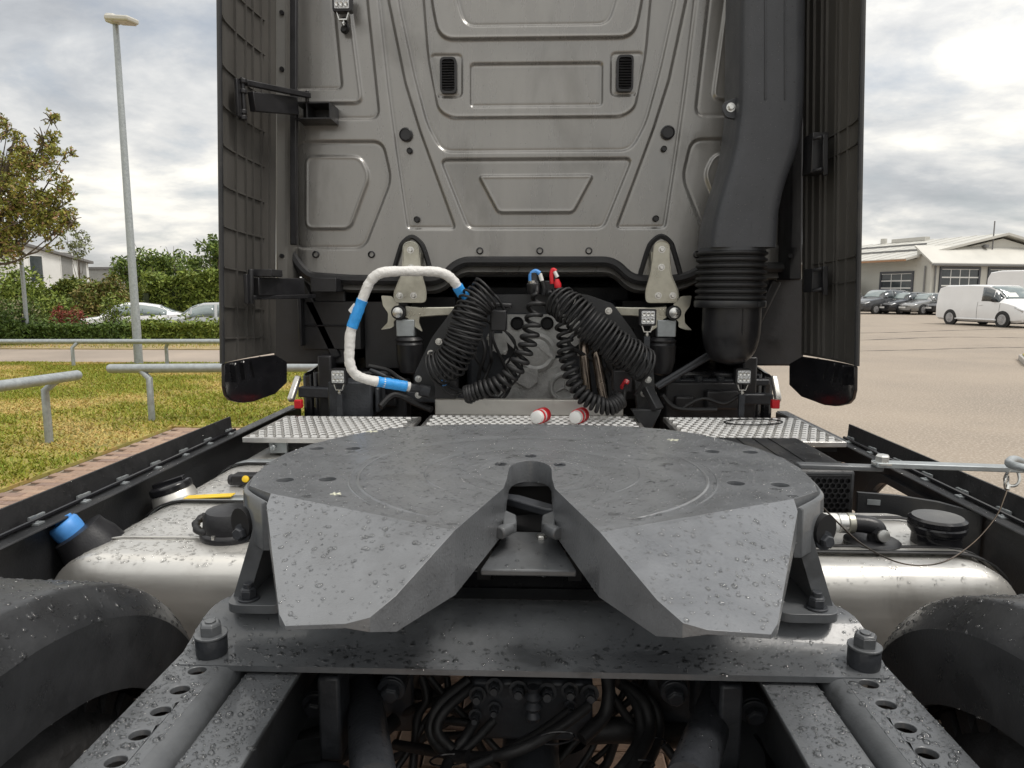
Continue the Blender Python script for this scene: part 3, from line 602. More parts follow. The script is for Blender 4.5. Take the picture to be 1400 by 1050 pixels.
# ---- coiled hoses
def coil(name, pts, rad, wire, turns, m='rubber', tail0=None, tail1=None, n=8, loose=.0):
    P = spline([aY(*p) for p in pts], 24); L = [0]
    for a, b in zip(P[:-1], P[1:]): L.append(L[-1]+(b-a).length)
    tot = L[-1]; K = int(turns*16); C = []
    d0 = (P[1]-P[0]).normalized(); t = d0.orthogonal().normalized()
    for k in range(K+1):
        fk = k/K; s = tot*(fk+loose*(1-(1-fk)**1.8-fk)); i = min(max(int(np.searchsorted(L, s))-1, 0), len(P)-2); f = (s-L[i])/max(1e-9, L[i+1]-L[i]); c = P[i].lerp(P[i+1], f)
        d = (P[i+1]-P[i]).normalized(); t = (t-d*t.dot(d)).normalized(); qv = d.cross(t); an = 2*math.pi*k/16
        rr = rad*(1+.05*math.sin(k*.113+1))*min(1, .45+k/10, .45+(K-k)/10); C.append(c+(t*math.cos(an)+qv*math.sin(an))*rr+Vector((0, 0, -.004*math.sin(k*.05))))
    if tail0: C = spline([aY(*p) for p in tail0]+[C[0]], 6)[:-1]+C
    if tail1: C = C+spline([C[-1]]+[aY(*p) for p in tail1], 6)[1:]
    q = MB(); q.tube(C, wire, n); return obj(name, q, m, TRUCK, angle=70)
c1 = coil('coiled_cable', [(668, 398, 2.98), (650, 415, 2.96), (640, 440, 2.94), (630, 470, 2.94), (614, 496, 2.95), (590, 508, 2.97)], .069, .0057, 23, tail0=[(690, 425, 3.05), (682, 410, 3.03), (672, 400, 3.02)], tail1=[(600, 525, 2.97), (618, 540, 2.98), (640, 535, 3.0)])
c2 = coil('coiled_air_hose', [(736, 404, 3.0), (731, 425, 2.98), (726, 450, 2.96), (719, 478, 2.95), (704, 505, 2.94), (676, 528, 2.94), (636, 539, 2.95)], .031, .0092, 20, loose=.9, tail0=[(734, 385, 3.05), (734, 398, 3.03)], tail1=[(622, 532, 3.0), (606, 524, 3.05)])
c3 = coil('coiled_cable', [(762, 408, 3.0), (782, 424, 2.96), (808, 446, 2.94), (838, 470, 2.93), (866, 490, 2.94), (884, 500, 2.96)], .067, .0057, 26, tail0=[(758, 380, 3.05), (764, 395, 3.03)], tail1=[(880, 520, 2.98), (868, 540, 3.0)])
c4 = coil('coiled_air_hose', [(768, 432, 3.0), (772, 460, 2.98), (775, 490, 2.96), (784, 520, 2.94), (803, 546, 2.92), (828, 556, 2.92), (850, 547, 2.94)], .029, .0088, 23, loose=.9, tail0=[(757, 395, 3.06), (762, 415, 3.04)], tail1=[(854, 535, 2.97), (856, 527, 3.0)])
def fitting(name, a, b, r, m, parent, r2=None, n=14):
    q = MB(); a, b = aY(*a), aY(*b); d = b-a; L = d.length; q.lathe([(r*.8, 0), (r, L*.1), (r, L*.45), (r*.82, L*.5), (r2 or r, L*.55), (r2 or r, L*.95), ((r2 or r)*.8, L)], a, d, n); return obj(name, q, m, parent)
fitting('hose_socket', (730, 402, 3.06), (729, 372, 3.06), .030, 'black_plastic', arch, .022)
fitting('hose_ferrule', (729, 396, 3.055), (727, 383, 3.05), .017, 'bolt_steel', arch)
q = MB(); q.tube(spline([aY(726, 385, 3.05), aY(726, 376, 3.05), aY(732, 371, 3.05), aY(738, 374, 3.05)], 6), .0105, 10); obj('blue_hose_end', q, 'blue_cap', arch)
q = MB(); q.tube([aY(738, 374, 3.05), aY(741, 384, 3.05)], .009, 8); obj('hose_marker', q, 'white_plastic', arch)
q = MB(); q.tube(spline([aY(741, 384, 3.05), aY(744, 395, 3.05), aY(743, 404, 3.05)], 5), .009, 8); obj('hose_stub', q, 'rubber', arch)
q = MB(); q.tube(spline([aY(755, 388, 3.05), aY(754, 376, 3.05), aY(756, 369, 3.05), aY(760, 371, 3.05)], 6), .0095, 10); obj('red_hose_end', q, 'red_plastic', arch)
q = MB(); q.tube([aY(758, 371, 3.045), aY(762, 379, 3.045)], .008, 8); obj('hose_marker', q, 'white_plastic', arch)
q = MB(); q.lathe([(.004, 0), (.014, .008), (.016, .025), (.008, .045)], aY(763, 396, 3.04), (-.1, 0, 1), 12); obj('red_coupling_cap', q, 'red_plastic', arch)
q = MB(); q.bb(tuple(aY(744, 404, 3.08)), tuple(aY(765, 384, 3.12))); q.cyl(aY(752, 398, 3.06), aY(752, 402, 3.02), .012, 10); obj('valve_body', q, 'black_plastic', arch, bev=.004)
fitting('blue_coupling', (600, 525, 3.06), (608, 523, 3.02), .014, 'blue_cap', arch)
fitting('red_coupling', (851, 530, 3.06), (857, 521, 3.02), .013, 'red_plastic', arch)
q = MB(); q.bb(tuple(aY(838, 536, 3.06)), tuple(aY(862, 505, 3.12))); obj('coupling_block', q, 'black_plastic', arch, bev=.005)
q = MB(); q.bb(tuple(aY(594, 545, 3.03)), tuple(aY(627, 518, 3.12))); obj('coupling_block', q, 'black_plastic', arch, bev=.005)
# ---- wrapped grab rail
GP = [(640, 412, 3.02), (630, 399, 3.0), (620, 384, 2.98), (606, 374, 2.96), (585, 371, 2.94), (540, 371, 2.9), (519, 374, 2.88), (507, 384, 2.88), (500, 398, 2.88), (490, 424, 2.88), (480, 452, 2.88), (478, 475, 2.88), (478, 495, 2.88), (485, 511, 2.89), (503, 519, 2.92), (530, 524, 2.96), (560, 529, 3.0), (580, 533, 3.03)]
gp = spline([aY(*p) for p in GP], 6); ng = len(gp)
q = MB(); rg_ = random.Random(3); lum = [rg_.uniform(.94, 1.08) for _ in range(200)]
q.tube(gp[3:-6], .021, 14, rfun=lambda t: .0205*lum[int(t*90)]); grab = obj('grab_rail', q, 'foam_wrap', TRUCK, angle=70)
for i0, i1 in ((3, 10), (51, 60), (87, 96)):
    q = MB(); q.tube(gp[i0:i1], .0232, 14, rfun=lambda t: .0226*lum[int(t*9)+7]); obj('blue_tape_band', q, 'blue_tape', grab)
q = MB(); q.tube(gp[-9:], .0165, 12); q.cyl(gp[-1]-Vector((.02, 0, 0)), gp[-1]+Vector((.02, .01, -.01)), .026, 14); obj('rail_end', q, 'dark_chassis', grab)
q = MB(); q.plate(round_poly([(wp(*p, 2.87)) for p in ((476, 424), (484, 414), (490, 421), (480, 429))], .003, 2), .004, lambda a, b, w: (a, 2.87+w, b)); obj('tape_tail', q, 'foam_wrap', grab)
# ---- engine bay under the cab
q = MB(); q.bb((-.36, 3.66, .95), (.42, 4.7, 1.50)); q.bb((-.50, 4.1, .9), (.55, 5.0, 1.6)); gb = obj('gearbox', q, 'dark_chassis', TRUCK, bev=.03)
GY = 3.60
def gplate(pts, y0, h, m, name, r=.02, holes=()):
    q = MB(); q.plate(round_poly([wp(*p, GY) for p in pts], r, 4), h, lambda a, b, w: (a, y0-w, b), holes); return obj(name, q, m, gb, bev=.006)
gplate([(690, 430), (792, 430), (795, 468), (770, 486), (712, 486), (686, 462)], 3.66, .05, 'cast_metal', 'valve_cover')
gplate([(690, 490), (775, 490), (792, 520), (800, 556), (668, 556), (690, 515)], 3.66, .07, 'cast_metal', 'bell_housing', .03)
gplate([(666, 456), (690, 456), (695, 480), (684, 486), (668, 474)], 3.62, .025, 'cast_metal', 'flange_plate', .012)
gplate([(707, 502), (735, 503), (735, 522), (722, 531), (705, 520)], 3.59, .02, 'cast_metal', 'inspection_cover', .014)
for px, py, r_ in ((707, 442, .028), (748, 442, .028)):
    p = aY(px, py, 3.6); q = MB(); q.lathe([(r_*1.2, .03), (r_*1.2, 0), (r_, -.006), (r_*.9, .004), (.004, .004)], p, (0, 1, 0), 20); obj('bore', q, 'void_black', gb)
p = aY(733, 482, 3.58); q = MB(); q.lathe([(.10, .05), (.10, 0), (.085, -.008), (.07, .0), (.055, -.004), (.01, -.004)], p, (0, 1, 0), 32); q.bar(p+Vector((-.02, -.003, .06)), p+Vector((.09, -.003, -.03)), .012, .012); obj('round_cover', q, 'cast_metal', gb)
p = aY(771, 530, 3.57); q = MB(); q.lathe([(.078, .04), (.078, 0), (.068, -.010), (.058, -.008), (.054, .002), (.01, .002)], p, (0, 1, 0), 32)
for k in range(3):
    an = R(90+120*k); d = Vector((math.cos(an), 0, math.sin(an))); q.add([p+d*.056+Vector((0, -.002, 0)), p+Vector((math.cos(an+1.05), 0, math.sin(an+1.05)))*.009+Vector((0, -.002, 0)), p+Vector((math.cos(an-1.05), 0, math.sin(an-1.05)))*.009+Vector((0, -.002, 0)), p+Vector((0, -.010, 0))], [(0, 1, 3), (0, 3, 2), (1, 2, 3)])
obj('star_emblem', q, 'cast_metal', gb, angle=20)
for k in range(7):
    p = aY(689+k*16, 553, 3.56); q = MB(); q.hexbolt(p, (0, -1, 0), .011, .012, .003); obj('bolt', q, 'cast_metal', gb)
for px, py in ((668, 462), (672, 478), (690, 482), (792, 484), (700, 508), (733, 508), (755, 520), (787, 540)):
    p = aY(px, py, 3.585); q = MB(); q.hexbolt(p, (0, -1, 0), .008, .012, .002); obj('bolt', q, 'bolt_steel', gb)
for a, b in (((798, 470, 3.5), (806, 560, 3.4)), ((813, 470, 3.5), (828, 560, 3.35))):
    q = MB(); P = [aY(a[0], a[1]-8, 3.7), aY(*a), aY((a[0]+b[0])/2-2, (a[1]+b[1])/2-8, 3.42), aY(*b)]; q.tube(spline(P, 8), .024, 14); obj('exhaust_pipe', q, 'dark_pipe', TRUCK)
rg_ = random.Random(21)
for k in range(12):
    x0 = rg_.uniform(640, 850); q = MB(); P = [aY(x0+rg_.uniform(-30, 30), 425+rg_.uniform(0, 30), 3.5), aY(x0+rg_.uniform(-30, 30), 470+rg_.uniform(-15, 15), 3.42), aY(x0+rg_.uniform(-40, 40), 515+rg_.uniform(-15, 15), 3.45), aY(x0+rg_.uniform(-40, 40), 556, 3.4)]
    if 690 < x0 < 800: P = [p+Vector((-.17 if x0 < 740 else .2, 0, 0)) for p in P]
    q.tube(spline(P, 8), rg_.uniform(.005, .011), 7); obj('cable', q, 'rubber', gb)
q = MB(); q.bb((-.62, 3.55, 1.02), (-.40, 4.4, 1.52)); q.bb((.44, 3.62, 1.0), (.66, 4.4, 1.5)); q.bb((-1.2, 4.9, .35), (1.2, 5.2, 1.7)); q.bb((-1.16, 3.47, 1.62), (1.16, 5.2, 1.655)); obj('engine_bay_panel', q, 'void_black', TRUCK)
# black boxes behind the fairings: filter housing left, step boxes right
for sg in (-1, 1):
    q = MB(); q.bb((sg*.93, 3.47, 1.19), (sg*1.30, 5.0, 1.615)); q.bar((sg*1.15, 3.46, 1.60), (sg*.98, 3.46, 1.22), .02, .05); obj('cab_step_panel', q, 'black_plastic', TRUCK, bev=.01)
q = MB(); q.cyl((-.30, 1.7, .62), (-.30, 2.5, .62), .11, 24); obj('shading_reservoir', q, 'dark_chassis', TRUCK, bev=.02)  # pair of tanks added under the frame to block light from the bricks
q = MB(); q.cyl((.30, 1.75, .60), (.30, 2.6, .60), .12, 24); obj('shading_reservoir', q, 'dark_chassis', TRUCK, bev=.02)
q = MB(); q.cyl((.0, .95, .55), (.02, 3.6, .85), .06, 20); obj('shading_shaft', q, 'dark_chassis', TRUCK)  # shaft added alongside the tanks to shadow the bricks
q = MB(); a = aY(412, 412, 3.45); b = aY(494, 478, 3.45); q.bb((a.x, 3.45, b.z), (b.x, 3.9, a.z)); q.bb((-1.13, 3.40, b.z+.02), (a.x-.004, 3.8, a.z+.02)); q.bb((b.x, 3.52, b.z-.1), (b.x+.22, 3.9, a.z)); q.bb((a.x+.005, 3.44, (a.z+b.z)/2-.004), (b.x-.005, 3.452, (a.z+b.z)/2+.004)); obj('filter_housing', q, 'black_plastic', TRUCK, bev=.012)
for sg in (-1, 1):
    q = MB(); q.bb((sg*1.12, 3.5, .55), (sg*.72, 5.0, 1.16)); q.loft([[(sg*1.19, 3.55+Y, .5), (sg*1.19, 3.55+Y, 1.2-.1*abs(Y-.7)), (sg*1.13, 3.55+Y, 1.22-.1*abs(Y-.7)), (sg*1.13, 3.55+Y, .5)] for Y in (0, .4, .8, 1.3)]); obj('front_wheel_arch', q, 'gloss_black', TRUCK, bev=.02)
    q = MB(); q.bb((sg*.98, 3.36, .86), (sg*.62, 3.5, 1.12)); q.bb((sg*1.06, 3.40, .9), (sg*.99, 3.5, 1.24)); q.bb((sg*.95, 3.3, 1.0), (sg*.80, 3.36, 1.09)); q.bb((sg*.75, 3.32, 1.0), (sg*.66, 3.36, 1.06)); obj('equipment_box', q, 'black_plastic', TRUCK, bev=.01)
    q = MB(); p = aY(406 if sg < 0 else 1062, 553, 3.2); q.loft([[p+Vector((sg*d, y, z)) for y, z in ((0, -.02), (0, .02), (.03, .02), (.03, -.02))] for d in (-.02, .015)]); obj('reflector', q, 'red_plastic', TRUCK, bev=.004, label='small red rear reflector')
    q = MB(); p0, p1 = aY(397 if sg < 0 else 1064, 548, 3.3), aY(408 if sg < 0 else 1058, 515, 3.4); q.bar(p0, p1, .03, .03); obj('step_trim', q, 'aluminium', TRUCK, bev=.008)
q = MB(); a = aY(450, 570, 3.15); b = aY(508, 522, 3.15); q.bb((a.x, 3.14, .98), (b.x, 3.3, b.z)); q.bb((b.x+.01, 3.16, 1.0), (b.x+.03, 3.3, b.z-.03)); q.bar(aY(505, 505, 3.2), aY(540, 520, 3.2), .02, .02); obj('control_unit', q, 'dark_chassis', TRUCK, bev=.008)
for pts, r_ in (([(504, 500, 3.2), (530, 506, 3.2), (545, 516, 3.15), (560, 525, 3.15)], .009), ([(520, 556, 3.1), (540, 540, 3.15), (570, 552, 3.15), (590, 560, 3.12)], .015), ([(930, 560, 3.2), (960, 545, 3.2), (990, 552, 3.2), (1012, 540, 3.2)], .008), ([(905, 540, 3.2), (925, 558, 3.2), (980, 560, 3.2)], .012)):
    q = MB(); q.tube(spline([aY(*p) for p in pts], 6), r_, 8); obj('wiring_loom', q, 'rubber', TRUCK)
for a_, b_, h_ in (((905, 522, 3.45), (1050, 522, 3.45), .03), ((905, 545, 3.4), (1055, 545, 3.4), .05), ((410, 535, 3.4), (640, 545, 3.4), .05)):
    q = MB(); q.bar(aY(*a_), aY(*b_), .06, h_); cm = obj('crossmember', q, 'dark_chassis', TRUCK, bev=.006)
for k in range(4):
    q = MB(); q.cyl(aY(925+k*30, 514, 3.43), aY(925+k*30, 522, 3.43), .02, 12); obj('rubber_stop', q, 'dark_chassis', cm)
# ---- work lights
def work_light(px, py, Y, s=.070, stem=True):
    p = aY(px, py, Y); q = MB(); q.plate(round_poly([(p.x-s/2, p.z-s/2), (p.x+s/2, p.z-s/2), (p.x+s/2, p.z+s/2), (p.x-s/2, p.z+s/2)], .008, 4), .04, lambda a, b, w: (a, Y+w, b)); L = obj('work_light', q, 'black_plastic', TRUCK, bev=.003)
    q = MB(); e = s*.39; q.plate(round_poly([(p.x-e, p.z-e), (p.x+e, p.z-e), (p.x+e, p.z+e), (p.x-e, p.z+e)], .005, 3), .004, lambda a, b, w: (a, Y-w, b)); obj('lens', q, 'lens_glass', L)
    for i in (-1, 0, 1):
        for j in (-.5, .5):
            q = MB(); q.lathe([(s*.115, 0), (s*.1, .004), (s*.03, .002)], (p.x+i*e*.62, Y-.004, p.z+j*e*.95), (0, -1, 0), 12); obj('reflector_cup', q, 'bolt_steel', L)
    q = MB(); q.bar((p.x-s*.32, Y+.02, p.z-s*.5), (p.x-s*.2, Y+.02, p.z-s*.85), .02, .004); q.bar((p.x+s*.32, Y+.02, p.z-s*.5), (p.x+s*.2, Y+.02, p.z-s*.85), .02, .004); q.bb((p.x-s*.22, Y+.01, p.z-s*.9), (p.x+s*.22, Y+.03, p.z-s*.84)); q.cyl((p.x, Y+.02, p.z-s*1.15), (p.x, Y+.02, p.z-s*.84), .006, 8); q.hexbolt((p.x, Y+.02, p.z-s*1.0), (0, 0, -1), .009, .008); obj('bracket', q, 'bolt_steel', L)
    if not stem: return
    q = MB(); q.bb((p.x-.012, Y+.012, p.z-s*1.15-.10), (p.x+.012, Y+.03, p.z-s*1.15)); obj('stem', q, 'dark_chassis', L)
work_light(462, 515, 3.08); work_light(886, 434, 3.02); work_light(1017, 515, 3.12)
p = aY(466, 0, 3.34); q = MB(); s = .085
work_light(467, 1, 3.32, .085, False)
q = MB(); q.tube(spline([aY(470, 24, 3.36), aY(476, 38, 3.36), aY(473, 44, 3.37), aY(469, 40, 3.37), aY(472, 34, 3.37)], 6), .007, 8); q.lathe([(.016, 0), (.018, .015), (.012, .03)], aY(472, 42, 3.38), (0, -1, 0), 14); obj('light_cable', q, 'rubber', TRUCK)
# ---- catwalk panels of toothed aluminium planks
def catwalk(x0, x1, y0, y1, z, cutx=None):
    q = MB(); q.bb((x0, y0, z-.02), (x1, y0+.014, z)); q.bb((x0, y1-.014, z-.02), (x1, y1, z)); q.bb((x0, y0+.014, z-.02), (x0+.014, y1-.014, z)); q.bb((x1-.014, y0+.014, z-.02), (x1, y1-.014, z)); c = obj('catwalk', q, 'tread_aluminium', TRUCK, bev=.002)
    n = int((y1-y0-.03)/.042); t = MB(); st = (y1-y0-.028)/n
    for k in range(n):
        yy = y0+.014+st*(k+.5); q = MB(); q.bb((x0+.0141, yy-.012, z-.012), (x1-.0141, yy+.012, z-.003)); obj('plank', q, 'tread_aluminium', c)
        m = int((x1-x0-.04)/.034)
        for i in range(m):
            xx = x0+.03+.034*i+(.017 if k % 2 else 0); t.loft([[(xx-a, yy-b, h), (xx+a, yy-b, h), (xx+a, yy+b, h), (xx-a, yy+b, h)] for a, b, h in ((.012, .011, z-.0035), (.009, .008, z+.006), (.005, .004, z+.006))], caps=False)
            t.v and t.f.append(tuple(range(len(t.v)-4, len(t.v))))
    xx = x0+.04
    cb_ = MB()
    while xx < x1-.03: cb_.bb((xx-.006, y0+.0141, z-.018), (xx+.006, y1-.0141, z-.0125)); xx += .034
    obj('cross_bars', cb_, 'tread_aluminium', c, kind='stuff'); obj('tread_teeth', t, 'tread_aluminium', c, kind='stuff')
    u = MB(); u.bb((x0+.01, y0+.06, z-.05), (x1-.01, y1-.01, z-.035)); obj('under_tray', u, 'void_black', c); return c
catwalk(-1.105, -.50, 2.60, 3.07, 1.0); cw = catwalk(-.475, .455, 2.66, 3.16, .992); catwalk(.565, 1.15, 2.60, 3.10, 1.0)
q = MB(); a, b = aY(595, 565, 3.18), aY(790, 547, 3.18); q.bb((a.x, 3.175, .99), (.40, 3.185, b.z)); q.bb((a.x, 3.185, b.z-.006), (.40, 3.22, b.z)); obj('kick_plate', q, 'aluminium', cw, bev=.002)
q = MB(); a = aZ(330, 604, .985); q.bb((-1.02, 2.64, .93), (-.95, 2.66, .98)); q.cyl((-1.0, 2.64, .955), (-1.0, 2.62, .955), .012, 10); obj('catwalk_bracket', q, 'galvanised', TRUCK, bev=.004)
q = MB(); q.tube([aZ(1180-150+40*math.cos(t), 577+4*math.sin(t), 1.014) for t in np.linspace(0, 6.28, 30)], .003, 6); obj('emboss_shading', q, 'rubber', TRUCK)  # dark ring stands in for the shading round an emboss in the tread
# ---- tanks
def tank(x0, x1, z0, z1, y0, y1, r, m='aluminium', nm='fuel_tank', label=None):
    cx, cz, hw, hh = (x0+x1)/2, (z0+z1)/2, (x1-x0)/2, (z1-z0)/2; q = MB(); rings = []
    crown = lambda x: .022*(1-(x/hw)**2)
    for d, Y in ((.075, 0), (.04, .006), (.018, .018), (.005, .034), (0, .055), (0, .5), (0, 1)):
        yy = y0+Y if Y < .1 else (y0+(y1-y0)*Y)
        rr = round_poly([(-(hw-d), -(hh-d)), (hw-d, -(hh-d)), (hw-d, hh-d), (-(hw-d), hh-d)], r-d*.5, 8); out = []
        for a, b in rr: out.append((cx+a, yy, cz+b+(crown(a) if b > 0 else 0)))
        rings.append(out)
    q.loft(rings); return obj(nm, q, m, TRUCK, angle=50, label=label), q
tl, tl_mb = tank(-1.185, -.50, .30, .905, 1.57, 3.05, .14, label='brushed aluminium fuel tank on the lawn side')
tr, tr_mb = tank(.545, 1.15, .30, .905, 1.57, 2.00, .14, label='small aluminium tank beside the yard')
def band(par, y0, y1, x0, x1, r, m, top=.905, lift=.004, name='tank_strap'):
    cx, hw = (x0+x1)/2, (x1-x0)/2; hh = .3; cz = top-hh; q = MB(); rings = []
    for Y in (y0, y1):
        rr = round_poly([(-(hw), -hh), (hw, -hh), (hw, hh), (-hw, hh)], r, 8)
        rings.append([(cx+a*(1+lift/hw), Y, cz+b*(1+lift/hh)+(.022*(1-(a/hw)**2) if b > 0 else 0)) for a, b in rr])
    q.loft(rings, caps=False)
    inner = [[(x, y0 if i == 0 else y1, z) for x, y, z in ring] for i, ring in enumerate(rings)]
    o = obj(name, q, m, par); md = o.modifiers.new('thick', 'SOLIDIFY'); md.thickness = .004; md.offset = 1; return o
for yy in (2.03, 2.50): band(tl, yy, yy+.06, -1.185, -.50, .14, 'galvanised'); band(tl, yy-.012, yy-.002, -1.185, -.50, .14, 'rubber', lift=.007, name='strap_edge')
band(tl, 1.72, 1.726, -1.185, -.50, .14, 'aluminium', lift=.002, name='weld_seam')
band(tr, 1.655, 1.672, .545, 1.15, .14, 'rubber', lift=.008, name='strap_edge'); band(tr, 1.70, 1.71, .545, 1.15, .14, 'rubber', lift=.007, name='strap_edge'); band(tr, 1.672, 1.70, .545, 1.15, .14, 'aluminium', lift=.004); band(tr, 1.93, 1.945, .545, 1.15, .14, 'rubber', lift=.006, name='strap_edge')
q = MB(); a, b = aZ(198, 688, .935), aZ(262, 683, .935); q.bar((-1.055, 2.061, .9265), (-.91, 2.061, .9355), .036, .003); obj('warning_sticker', q, 'yellow_plastic', tl)
q = MB(); p = Vector((.66, 1.80, .924)); q.bb((.63, 1.76, .923), (.72, 1.83, .9265)); obj('warning_label', q, 'sticker_white', tr)
q = MB(); q.bb((.655, 1.79, .9266), (.685, 1.80, .9272)); q.bb((.66, 1.81, .9266), (.67, 1.82, .9272)); obj('warning_print', q, 'red_plastic', tr)
# filler with blue cap: a slanted black collar on the shoulder
p = aZ(122, 742, .90); ax = Vector((-.50, -.22, .83)).normalized()
q = MB(); q.lathe([(.078, -.05), (.073, .0), (.064, .028), (.062, .042), (.048, .045)], p, ax, 28); fc = obj('filler_neck', q, 'black_plastic', tl)
q = MB(); q.lathe([(.036, .03), (.038, .045), (.038, .066), (.034, .072), (.033, .0725)], p+Vector((-.020, -.004, 0)), ax, 12); q.bar(p+ax*.078+Vector((-.045, 0, -.014)), p+ax*.078+Vector((.006, .004, .012)), .013, .014); obj('blue_filler_cap', q, 'blue_cap', tl, bev=.002)
p = aZ(236, 672, .925); q = MB(); q.lathe([(.070, -.04), (.064, -.006), (.058, .004)], p, (-.30, 0, .95), 28); obj('silver_neck', q, 'aluminium', tl)
q = MB(); axx = Vector((-.30, 0, .95)).normalized(); q.lathe([(.058, .0), (.064, .004), (.064, .022), (.056, .027), (.055, .0272)], p, axx, 28); q.bar(p+axx*.032+Vector((-.05, 0, -.017)), p+axx*.032+Vector((.05, 0, .017)), .02, .016); obj('filler_cap', q, 'gloss_black', tl, bev=.003)
# tank sender with yellow plug and corrugated hose
p = aZ(318, 729, .925); q = MB(); q.lathe([(.078, -.01), (.080, .004), (.076, .012), (.072, .014), (.069, .048), (.062, .064), (.04, .070), (.01, .072)], p, (0, 0, 1), 30); sn = obj('tank_sender', q, 'black_plastic', tl, angle=50)
for k in range(6):
    an = k*math.pi/3+.3; q = MB(); q.cyl(p+Vector((.075*math.cos(an), .075*math.sin(an), .008)), p+Vector((.075*math.cos(an), .075*math.sin(an), .018)), .005, 8); obj('sender_screw', q, 'bolt_steel', tl)
c = aZ(287, 712, .95); q = MB(); q.bb(tuple(c-Vector((.010, .012, .012))), tuple(c+Vector((.014, .012, .012)))); obj('yellow_plug', q, 'yellow_plastic', tl, bev=.004)
hp = spline([aZ(280, 705, .96), aZ(268, 716, .95), aZ(276, 728, .94), aZ(310, 726, .95), aZ(345, 720, .955), aZ(372, 716, .96)], 10); q = MB(); q.tube(hp, .010, 10, rfun=lambda t: .0098+.0014*math.sin(t*260)); obj('corrugated_hose', q, 'rubber', tl)
c = aZ(342, 656, .94); q = MB(); q.bb(tuple(c-Vector((.055, .02, .015))), tuple(c+Vector((.10, .03, .02)))); q.cyl(c+Vector((-.05, 0, .0)), c+Vector((-.07, 0, 0)), .018, 12); obj('sender_connector', q, 'black_plastic', tl, bev=.006)
c2_ = c+Vector((-.005, -.021, .008)); q = MB(); q.lathe([(.011, 0), (.011, .006), (.006, .008)], c2_, (0, -1, .4), 14); obj('yellow_button', q, 'yellow_plastic', tl)
# right tank: black screw cap, elbow on a round flange
p = aZ(1279, 745, .915); q = MB(); q.lathe([(.058, -.01), (.056, .03), (.060, .034), (.060, .040), (.066, .042), (.067, .052), (.064, .056), (.067, .060), (.066, .070), (.058, .075), (.01, .076)], p, (0, 0, 1), 32); obj('screw_cap', q, 'gloss_black', tr, angle=30)
p = aZ(1192, 742, .925); q = MB(); q.lathe([(.066, 0), (.066, .006), (.060, .010), (.01, .011)], p, (0, 0, 1), 30); el = obj('elbow_flange', q, 'black_plastic', tr)
q = MB(); q.tube(spline([p+Vector((.01, .0, .005)), p+Vector((.01, .0, .035)), p+Vector((-.01, .004, .045)), p+Vector((-.05, .01, .047))], 6), .022, 14); q.lathe([(.016, 0), (.019, .01), (.019, .02)], p+Vector((.006, -.015, .028)), (.1, -1, .15), 6); obj('elbow_fitting', q, 'black_plastic', tr)
q = MB(); q.lathe([(.006, 0), (.015, .001), (.015, .006), (.009, .007)], p+Vector((.008, -.036, .031)), (.1, -1, .15), 16); obj('port_plug', q, 'bolt_steel', tr)
for k, (d0, d1, r_, m_) in enumerate(((-.045, -.062, .026, 'zinc'), (-.062, -.085, .025, 'bolt_steel'), (-.085, -.122, .024, 'sticker_white'), (-.122, -.165, .027, 'rubber'))):
    q = MB(); q.cyl(p+Vector((d0, .01, .047)), p+Vector((d1, .01, .047)), r_, 16); obj('hose_sleeve', q, m_, tr, bev=.002)
# ventilated black box ahead of the right tank
q = MB(); q.bb((.50, 2.10, .72), (.965, 2.58, 1.02)); vb = obj('equipment_cover', q, 'skirt_plastic', TRUCK, bev=.012); vb_mb = q
q = MB(); q.bb((.53, 2.092, .82), (.945, 2.099, 1.005)); obj('grille_backing', q, 'void_black', vb)
hxm = MB(); sx = .0175
for j in range(14):
    for i in range(28):
        cx_, cz_ = .54+i*sx+(sx/2 if j % 2 else 0), .825+j*sx*.866
        if cx_ > .937 or cz_ > .995: continue
        o6 = [(cx_+sx*.575*math.cos(R(60*k+30)), cz_+sx*.575*math.sin(R(60*k+30))) for k in range(6)]; i6 = [(cx_+sx*.47*math.cos(R(60*k+30)), cz_+sx*.47*math.sin(R(60*k+30))) for k in range(6)]
        hxm.add([(a, 2.082, b) for a, b in o6]+[(a, 2.082, b) for a, b in i6]+[(a, 2.092, b) for a, b in i6], [(k, (k+1) % 6, 6+(k+1) % 6, 6+k) for k in range(6)]+[(6+k, 6+(k+1) % 6, 12+(k+1) % 6, 12+k) for k in range(6)])
obj('honeycomb_grille', hxm, 'black_plastic', vb)
for k in range(6):
    q = MB(); q.bb((.56+k*.058, 2.13, 1.0205), (.562+k*.058, 2.56, 1.0235)); obj('cover_ridge', q, 'skirt_plastic', vb)
q = MB(); q.loft([[(.97, 2.09, z), (1.07, 2.06, z), (1.15, 2.0, z), (1.21, 1.9, z), (1.218, 1.9, z), (1.16, 2.012, z), (1.075, 2.074, z), (.97, 2.104, z)] for z in (.80, .955)]); sp_ = obj('side_panel', q, 'skirt_plastic', TRUCK, angle=60)
q = MB(); q.box((1.01, 2.0755, .93), (.035, .003, .016), Matrix.Rotation(R(-13), 3, 'Z')); obj('type_label', q, 'galvanised', sp_)
